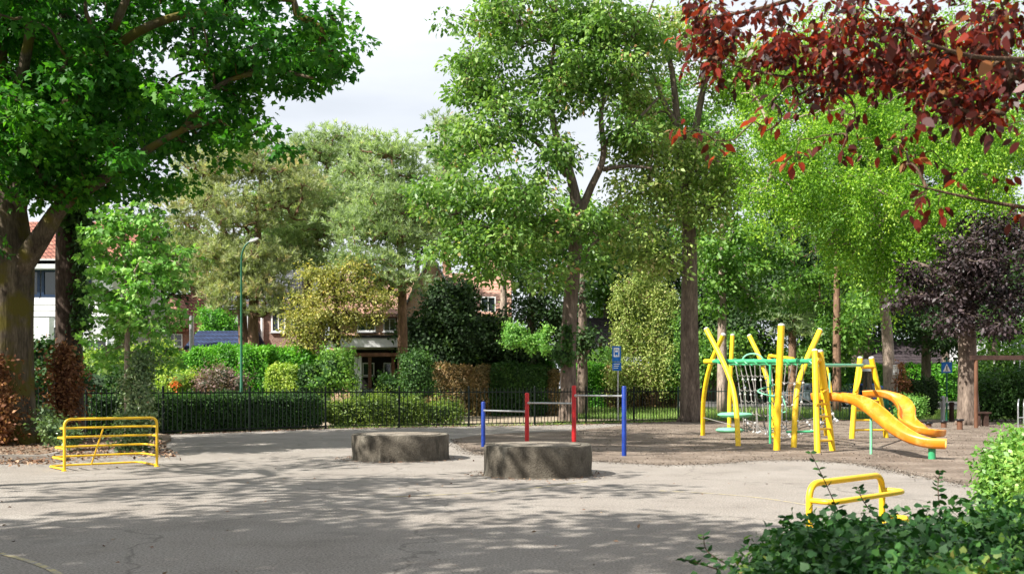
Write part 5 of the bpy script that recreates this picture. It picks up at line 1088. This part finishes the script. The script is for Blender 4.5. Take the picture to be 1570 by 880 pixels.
# cedar
tree('golden_cedar', 'yellow green drooping cedar behind the bus stop sign', 'tree', gb(1000, 58.0), [([P3d(1005, 620, 58.0), P3d(1003, 500, 58.0), P3d(1000, 400, 58.0)], [.25, .18, .05])],
     [B(960, 455, 26, 34, 57.0, 1), B(990, 430, 30, 36, 57.5, 1), B(1015, 470, 26, 44, 57.0, 1), B(965, 520, 32, 36, 56.6, 1), B(1005, 540, 40, 36, 56.4, 1.2), B(960, 570, 36, 24, 56.0, 1), B(1020, 580, 24, 18, 56.0, .8)], L['cedar'], M['bark_pine'], leaf=.13, cov=2.2, rc=.5, per=44, mode='weep', strand=.9)
leafy('dark_conifer', 'dark pointed conifer inside the yellow green cedar', 'conifer', [eblob(1043, 520, 12, 40, 56.5, .7), eblob(1038, 570, 22, 34, 56.3, .9)], L['mid'], .14, 'quad', 1.6, depth=.4, amp=.2)
# rhododendron
leafy('rhododendron', 'big dark rhododendron in front of the villa garden', 'shrub', [eblob(690, 470, 46, 46, 53.0, 1.2), eblob(655, 520, 40, 42, 53.0, 1.1), eblob(722, 520, 48, 46, 52.8, 1.2), eblob(680, 555, 60, 30, 52.6, 1.0), eblob(765, 545, 30, 24, 53, 1)], L['dark'], .22, 'ovate', 1.9, depth=.6, amp=.3, core=.75)
leafy('variegated_shrub', 'pale feathery upright shrub left of the chestnut trunk', 'shrub', [eblob(837, 520, 9, 24, 45.5, .4), eblob(815, 528, 7, 16, 45.7, .3), eblob(790, 515, 20, 18, 46, .6)], L['young'], .13, 'quad', 1.6, depth=.25, amp=.15, core=.6)
# hedges beyond the railing ------------------------------------------------
def hedge(label, parts, lm, leaf=.11, cov=1.9, cat='hedge', **k):
    return leafy('hedge' if cat == 'hedge' else 'garden_shrub', label, cat, parts, L[lm], leaf, 'quad', cov, **k)
lh = []
for (a, b) in (((-13.2, 30.6), (-11.3, 32.9)), ((-11.3, 32.9), (-7.4, 36.95))):
    L_ = math.hypot(b[0] - a[0], b[1] - a[1]); lh.append((((a[0] + b[0]) / 2, (a[1] + b[1]) / 2 + .2, .55), (L_ / 2 + .2, .55, .68 if a[0] < -8 else .62), 6, math.atan2(b[1] - a[1], b[0] - a[0])))
hedge('long low clipped hedge right behind the left railing', lh, 'hedgedark', .09, 2.0)
hedge('low sunlit shrubs behind the railing left of the stepped bars', [((-5.2, 38.4, .55), (2.2, .5, .58), 4, .42), ((-2.9, 39.5, .46), (1.0, .5, .46), 2.6, .4)], 'lowhedge_lit', .1, 1.7, amp=.16, depth=.35, core=.7)  # sunlit stretch of the same low hedge: sun put into paler leaf colour
hedge('long bright green clipped hedge below the dark blue garage roof', [hbox(285, 372, 531, 46, 1.4), hbox(240, 300, 540, 46.5, 1.2)], 'hedge', .12, amp=.1)
hedge('yellow green bushes left of the bright hedge', [eblob(225, 565, 42, 36, 44, 1.2), eblob(160, 560, 40, 24, 43, 1.2), eblob(275, 585, 30, 16, 41.5, .8)], 'hedgeyel', .12, 1.8, 'shrub', amp=.25, depth=.35)
hedge('mauve and brown shrub border left of the street lamp foot', [eblob(318, 590, 26, 14, 41.5, .8), eblob(345, 580, 16, 20, 41.2, .7), eblob(366, 590, 12, 18, 41.2, .6)], 'mauve', .11, 1.6, 'shrub', amp=.3, depth=.5, core=.7)
leafy('flower_clump', 'orange flowers low among the yellow green bushes', 'flowers', [eblob(268, 590, 10, 3, 40.6, .2)], L['flower'], .06, 'quad', .35, depth=.4, core=.08)
hedge('dark green clipped hedge arch right of the street lamp', [hbox(366, 412, 530, 43.5, 1.3), hbox(396, 482, 533, 44.2, 1.2, p=5), hbox(456, 486, 560, 43.6, 1.0)], 'hedge', .13, amp=.1)
hedge('fresh green bush in front of the red tiled roof', [eblob(332, 496, 22, 26, 63.6, 1.0), eblob(350, 508, 16, 16, 63.6, .8)], 'hedge', .16, 1.8, 'shrub', amp=.3, depth=.5)
hedge('square light green bush framed by the dark hedge arch', [hbox(408, 456, 560, 43.0, .8)], 'hedgeyel', .12)
hedge('dark hedge beside the light green square bush', [hbox(458, 486, 558, 42.8, .8)], 'hedgedark', .12)
hedge('loose bright shrub left of the carport', [eblob(512, 568, 30, 34, 43.5, .9), eblob(490, 590, 22, 16, 43, .7)], 'mid', .15, 1.7, 'shrub', amp=.25, depth=.4)
hedge('green bush at the foot of the bare pine trunk', [eblob(640, 575, 26, 40, 44.2, .9), eblob(600, 590, 16, 14, 45, .6)], 'hedgedark', .14, 1.8, 'shrub', amp=.2, depth=.3)
hedge('brown tinged beech hedge below the rhododendron', [hbox(648, 724, 560, 50.8, 1.4), hbox(724, 776, 563, 50.4, 1.3)], 'hedgebrown', .12)
hedge('dark clipped yew hedge between the brown hedges', [hbox(752, 838, 559, 50.0, 1.5)], 'hedgedark', .13)
hedge('sunlit rounded hedge top behind the dark yew hedge', [hbox(772, 850, 533, 52.5, 2.0, p=4)], 'hedge', .13, amp=.12)
hedge('narrow brown hedge touching the chestnut trunk on the left', [hbox(838, 858, 566, 50.4, 1.1)], 'hedgebrown', .12)
hedge('clipped green hedge right of the chestnut trunk', [hbox(882, 930, 558, 58.4, 1.8)], 'hedge', .12)
hedge('brown flowering hedge under the bus stop sign', [hbox(925, 985, 562, 58.4, 1.5, p=4), hbox(985, 1042, 568, 58.6, 1.4, p=4)], 'hedgebrown', .12)
leafy('topiary_mound', 'smooth clipped green mound left of the bus stop sign', 'topiary', [eblob(925, 560, 26, 28, 62, 1.3)], L['mid'], .1, 'quad', 2, depth=.08, amp=.02)
hedge('long bright hedge beyond the street on the right', [hbox(1170, 1280, 552, 74, 2, p=5), hbox(1280, 1400, 563, 73, 2), hbox(1400, 1600, 560, 72, 2.2)], 'hedge', .24, 1.6, amp=.2)
hedge('loose green laurel mass behind the parked cars', [eblob(1110, 545, 50, 36, 68, 2.5), eblob(1200, 562, 56, 24, 70, 2.5), eblob(1270, 520, 40, 40, 71, 2.5)], 'mid', .26, 1.6, 'shrub', amp=.4, depth=.7)
hedge('dark undergrowth at the right edge behind the bicycle rack', [eblob(1535, 610, 34, 34, 44, 1.0), eblob(1575, 600, 26, 40, 43, 1), eblob(1515, 596, 18, 24, 46, .9)], 'hedgedark', .15, 1.8, 'shrub', amp=.25, depth=.4)
for px, py, w, lab in ((1398, 575, 8, 'leftmost of the three dark columnar conifers by the bin'), (1415.5, 579, 8, 'middle one of the three dark columnar conifers'), (1429, 576, 9.5, 'rightmost dark columnar conifer, next to the crossing sign')):
    o = leafy('columnar_conifer', lab, 'conifer', [eblob(px, 606, w, 32, 43.5, .28)], L['dark'], .11, 'quad', 2.4, depth=.15, amp=.06, group='dark columnar conifers')
leafy('dead_conifer', 'browned thin conifer right of the green waste container', 'conifer', [eblob(1382, 606, 7, 36, 43, .22), eblob(1380, 570, 4, 16, 43, .12)], L['dry'], .12, 'quad', 1.8, depth=.2, amp=.08, core=.5)
leafy('low_bush', 'pale green low bush in front of the columnar conifers', 'shrub', [eblob(1402, 622, 20, 16, 42.6, .5), eblob(1388, 628, 12, 12, 42.4, .4)], L['young'], .1, 'quad', 1.8, depth=.2, amp=.12, core=.6)
hedge('tangled climbers behind the left railing', [eblob(150, 595, 60, 28, 34, .7), eblob(55, 600, 22, 40, 31, .5), eblob(75, 560, 20, 30, 33, .5)], 'hedgedark', .13, 1.6, 'shrub', amp=.3, depth=.4)
# ------------------------------------------------------------------ ground cover
def scatter(name, n, fn, size, kind, lm, label=None, upright=True):
    P = np.array([fn() for _ in range(n)]); k = len(P)
    if upright: U = unit(RNG.normal(size=(k, 3)) * .35 + np.array([0, 0, 1.0])); N = RNG.normal(size=(k, 3))
    else: U = unit(RNG.normal(size=(k, 3)) * np.array([1, 1, .25])); N = unit(RNG.normal(size=(k, 3)) * .35 + np.array([0, 0, 1.0]))
    o = leaf_obj(name, P, U, unit(N), size * (.5 + RNG.random(k)), kind, RNG.random(k), L[lm], None); o['kind'] = 'stuff'; return o
rr = random.Random(11)
def g_r():
    x = rr.uniform(2.7, 24); y = rr.uniform(47.2, 57.8); return (x, y, ground_z(y))
scatter('grass', 26000, g_r, .2, 'blade', 'grass')
def g_f():
    t_ = rr.random(); i = rr.choice([4, 5, 5, 6, 6, 7]); a, b = FP[i], FP[i + 1]; w = (rr.random() ** 2) * .9; return (a[0] + (b[0] - a[0]) * t_ + rr.uniform(-.1, .1), a[1] + (b[1] - a[1]) * t_ + .1 + w * rr.choice([-.3, 1]), 0)
scatter('fence_grass', 5000, g_f, .16, 'blade', 'grass')
def l_b():
    x = rr.uniform(-14, -6.6); y = rr.uniform(18.5, 30); 
    while x > -6.2 - (y - 19) * .42 or (y < 20.5 and x > -8.2): x = rr.uniform(-14, -7); y = rr.uniform(19.9, 30)
    return (x, y, .078)
scatter('leaf_litter', 5500, l_b, .075, 'quad', 'litter', upright=False)
def l_e():
    i = rr.randrange(2, 8); t_ = rr.random(); a, b = FP[i], FP[i + 1]; return (a[0] + (b[0] - a[0]) * t_, a[1] + (b[1] - a[1]) * t_ - .1 - rr.random() ** 2 * .9, .01)
scatter('leaf_litter', 2500, l_e, .075, 'quad', 'litter', upright=False)
def l_k():
    i = rr.randrange(0, len(kp) - 1); q = kp[i].lerp(kp[i + 1], rr.random()); return (q.x, q.y - .12 - rr.random() ** 2 * 1.0, .008)
scatter('leaf_litter', 900, l_k, .06, 'quad', 'litter', upright=False)
def l_c():
    y = 7 + 24 * rr.random(); return (rr.uniform(-.52, .5) * y, y, .009)
scatter('leaf_litter', 240, l_c, .045, 'quad', 'litter', upright=False)
def l_d():
    cx, cy_, r0 = rr.choice([(-2.41, 20.99, 1.02), (.45, 17.21, .93)]); a = rr.uniform(0, 2 * math.pi); q = r0 + .03 + rr.random() ** 2 * .35; return (cx + q * math.cos(a), cy_ + q * math.sin(a), .008)
scatter('leaf_litter', 700, l_d, .04, 'quad', 'litter', upright=False)
def l_edge():
    i = rr.randrange(0, len(ed) - 1); t_ = rr.random(); x = ed[i][0] + (ed[i + 1][0] - ed[i][0]) * t_; y = ed[i][1] + (ed[i + 1][1] - ed[i][1]) * t_; return (x + rr.gauss(0, .15), y + rr.gauss(0, .28), .013)
scatter('bark_chips', 6000, l_edge, .032, 'quad', 'chips', upright=False)
def l_m():
    y = rr.uniform(20, 42); return (rr.uniform(1.5 + (30 - y) * .05, 20), y, .014)
scatter('bark_chips', 16000, l_m, .036, 'quad', 'chips', upright=False)

# ------------------------------------------------------------------ foreground hedge
fg = thing('ivy_hedge', 'dark glossy ivy hedge across the bottom right foreground', 'hedge', (2.2, 4.8, 0))
leafy('foliage', '', '', [((2.8, 4.5, .25), (1.75, 1.35, .565), 3, .1), ((1.4, 4.25, .2), (.62, .75, .44), 2.4, .2), ((1.95, 5.5, .18), (.62, .5, .50), 2.4, .3)], L['ivy'], .044, 'ivy', 3.6, amp=.05, depth=.12, parent=fg, core=.9)
leafy('bright_tips', '', '', [((2.75, 4.5, .26), (1.5, 1.2, .60), 3, .1)], L['lighthedge'], .05, 'ovate', .10, amp=.05, depth=.05, parent=fg, core=.5)
mb = MB(); tws = [((1292, 800, 6.0), (1268, 745, 5.9), (1243, 694, 5.8)), ((1340, 790, 6.0), (1322, 765, 5.9), (1316, 748, 5.9)), ((1440, 775, 5.8), (1438, 745, 5.8), (1441, 722, 5.8)), ((1120, 868, 4.8), (1085, 845, 4.8), (1078, 820, 4.8)), ((1100, 872, 4.9), (1065, 862, 4.9), (1050, 858, 4.9))]
LP, LU = [], []
for tw_ in tws:
    mb = MB(); sp = spline([W(*q) for q in tw_], 8); mb.tube(sp, lerp_list([.004, .0018], len(sp)), 5); obj('shoot', mb, M['twig'], fg, smooth=True)
    for k in range(4, len(sp), 2):
        for s_ in (-1, 1): LP.append(tuple(sp[k])); LU.append((s_ * .8 + random.uniform(-.3, .3), random.uniform(-.4, .4), random.uniform(-.1, .7)))
LP = np.array(LP); leaf_obj('shoot_leaves', LP, unit(np.array(LU)), rand_dirs(len(LP)), .028 + .02 * RNG.random(len(LP)), 'ovate', RNG.random(len(LP)) * .9, L['ivy'], fg)
lg = thing('light_hedge', 'sunlit pale green hedge at the lower right edge', 'hedge', (4.4, 7.2, 0))
leafy('foliage', '', '', [((5.3, 7.7, .41), (1.45, .95, .80), 4, .05), ((4.3, 6.35, .27), (1.05, .75, .52), 3, -.2), ((3.55, 5.9, .21), (.5, .5, .5), 2.4, 0)], L['lighthedge'], .046, 'ovate', 3.4, amp=.05, depth=.12, parent=lg, core=.9)

# ------------------------------------------------------------------ copper beech overhead at the right
limbs = [([Vector((7.6, 6.0, -.05)), Vector((7.5, 6.0, 1.5)), Vector((7.3, 5.9, 3.2)), Vector((7.0, 5.8, 6)), Vector((6.8, 5.6, 9))], [.38, .3, .27, .2, .1]),
  ([Vector((7.4, 5.9, 2.6)), Vector((5.6, 5.3, 3.1)), P3d(1640, 120, 5.0), P3d(1480, 85, 5.0), P3d(1340, 95, 5.1), P3d(1230, 120, 5.3), P3d(1120, 100, 5.5)], [.13, .07, .03, .016, .011, .008, .004]),
  ([Vector((7.3, 5.9, 3.0)), P3d(1700, 330, 4.9), P3d(1570, 318, 4.8), P3d(1470, 300, 4.8), P3d(1395, 282, 4.8)], [.08, .03, .010, .007, .003]),
  ([Vector((7.2, 5.9, 3.4)), Vector((5.2, 5.3, 4.1)), P3d(1500, -60, 5.2), P3d(1330, -40, 5.4), P3d(1180, 10, 5.6), P3d(1070, 30, 5.8)], [.12, .08, .035, .02, .012, .005]),
  ([P3d(1580, 92, 4.2), P3d(1500, 88, 4.0), P3d(1430, 70, 3.9), P3d(1390, 50, 3.9)], [.012, .009, .006, .003])]
dn = [B(1100, 35, 65, 52, 5.6, .4), B(1190, 55, 85, 60, 5.3, .5), B(1310, 75, 95, 80, 5.1, .6), B(1430, 70, 90, 85, 4.8, .6), B(1540, 80, 60, 100, 4.5, .6), B(1080, 100, 26, 26, 5.6, .2), B(1470, 150, 80, 60, 4.8, .5)]
spz = [B(1250, 165, 60, 36, 5.1, .4), B(1390, 200, 90, 46, 4.9, .5), B(1520, 235, 60, 50, 4.7, .5), B(1300, 190, 50, 30, 5.0, .4)]
C1 = clump_centres(dn, .0065); C2 = clump_centres(spz, .022)
ex = np.array([W(*q) for q in ((1062, 205, 5.5), (1095, 215, 5.5), (1050, 200, 5.5), (1100, 232, 5.5), (1228, 243, 5.1), (1218, 240, 5.1), (1290, 232, 5), (1175, 180, 5.2), (1420, 300, 4.8), (1440, 320, 4.8), (1405, 318, 4.8), (1555, 330, 4.7), (1190, 150, 5.2))])
C2 = np.concatenate([C2, ex])
off = [(np.array((4.6, 5.4, 4.6)), np.array((2.4, 1.6, .9))), (np.array((6.6, 5.8, 6.5)), np.array((3.2, 3.0, 2.5))), (np.array((7.0, 6, 9)), np.array((3, 3, 2.2)))]  # unseen upper crown added to shade the right leaves and hedge
C3 = clump_centres(off, .13)
t = thing('copper_beech', 'copper beech branches with dark red leaves hanging into the top right corner', 'tree', (7.6, 6.0, 0))
mb = MB(); skeleton(mb, limbs, np.concatenate([C1, C2]), tip=.0022, maxn=1100, wig=.2); obj('trunk', mb, M['twig'], t, smooth=True)
f1 = foliage(C1, .12, 17, .048, 'ovate', droop=.45, flat=.6, rv=.6); f2 = foliage(C2, .09, 7, .056, 'ovate', droop=.5, flat=.6, rv=.6)
f4 = foliage(np.array([W(*q) for q in ((1500, 40, 3.7), (1470, 60, 3.7), (1400, 55, 3.8), (1540, 110, 3.7), (1455, 190, 3.8), (1375, 50, 3.8), (1505, 190, 3.8), (1530, 60, 3.6), (1420, 90, 3.8))]), .10, 4, .07, 'ovate', droop=.6, orient='any')
leaf_obj('crown', *cat_(f1, f2, f4)[:4], 'ovate', cat_(f1, f2, f4)[4], L['red'], t)
f3 = foliage(C3, .3, 22, .12, 'ovate'); leaf_obj('upper_shade_crown', *f3[:4], 'ovate', f3[4], L['red'], t)

# ------------------------------------------------------------------ trees left of the frame whose shade falls on the court
def shade_tree(label, base, bl, lm='mapledark', cov=1.5, r_=.3, hgt=8):
    b = Vector(base); tree('maple_tree', label, 'tree', base, [([b - Vector((0, 0, .05)), b + Vector((.1, .1, hgt * .35)), b + Vector((.1, 0, hgt * .7)), b + Vector((.3, .2, hgt))], [r_, r_ * .8, r_ * .6, r_ * .3])], bl, L[lm], M['bark_grey'], leaf=.2, kind='maple', cov=cov, rc=.8, per=30, maxn=120)
E = lambda x, y, z, a, b, c: (np.array((x, y, z), float), np.array((a, b, c), float))
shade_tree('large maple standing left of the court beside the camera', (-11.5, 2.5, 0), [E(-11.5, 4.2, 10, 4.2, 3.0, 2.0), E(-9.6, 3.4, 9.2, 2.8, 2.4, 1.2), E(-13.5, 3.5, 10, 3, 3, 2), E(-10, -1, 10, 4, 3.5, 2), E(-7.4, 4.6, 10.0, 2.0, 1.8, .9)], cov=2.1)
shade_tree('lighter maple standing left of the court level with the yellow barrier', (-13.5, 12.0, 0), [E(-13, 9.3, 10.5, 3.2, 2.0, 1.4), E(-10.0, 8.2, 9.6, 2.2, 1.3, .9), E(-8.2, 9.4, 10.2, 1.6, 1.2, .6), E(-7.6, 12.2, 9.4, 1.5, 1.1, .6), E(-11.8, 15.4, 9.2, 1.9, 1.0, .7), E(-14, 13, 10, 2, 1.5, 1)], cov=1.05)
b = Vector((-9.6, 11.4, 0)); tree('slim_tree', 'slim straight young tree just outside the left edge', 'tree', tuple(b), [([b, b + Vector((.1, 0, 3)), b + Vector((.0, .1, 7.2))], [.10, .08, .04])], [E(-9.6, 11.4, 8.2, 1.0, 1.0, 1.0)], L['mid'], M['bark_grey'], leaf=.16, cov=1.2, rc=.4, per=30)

# unseen trees added round the court to block sky light
for k, (x, y, z, a, lab) in enumerate([(9, -9, 9, 5, 'broad maple added behind the camera on the right to block sky'), (20, -1, 9, 5, 'broad maple added right of the court beside the camera to block sky'), (1, -17, 10, 6, 'tall maple added straight behind the camera to block sky'),
        (-20, -13, 11, 6, 'tall maple added behind the camera on the left to block sky'), (-24, 4, 11, 5, 'maple added at the far left of the court to block sky'), (22, 12, 9, 5, 'maple added right of the court level with the slides to block sky'), (-9, -9, 12, 4.5, 'maple added close behind the camera on the left to block sky')]):
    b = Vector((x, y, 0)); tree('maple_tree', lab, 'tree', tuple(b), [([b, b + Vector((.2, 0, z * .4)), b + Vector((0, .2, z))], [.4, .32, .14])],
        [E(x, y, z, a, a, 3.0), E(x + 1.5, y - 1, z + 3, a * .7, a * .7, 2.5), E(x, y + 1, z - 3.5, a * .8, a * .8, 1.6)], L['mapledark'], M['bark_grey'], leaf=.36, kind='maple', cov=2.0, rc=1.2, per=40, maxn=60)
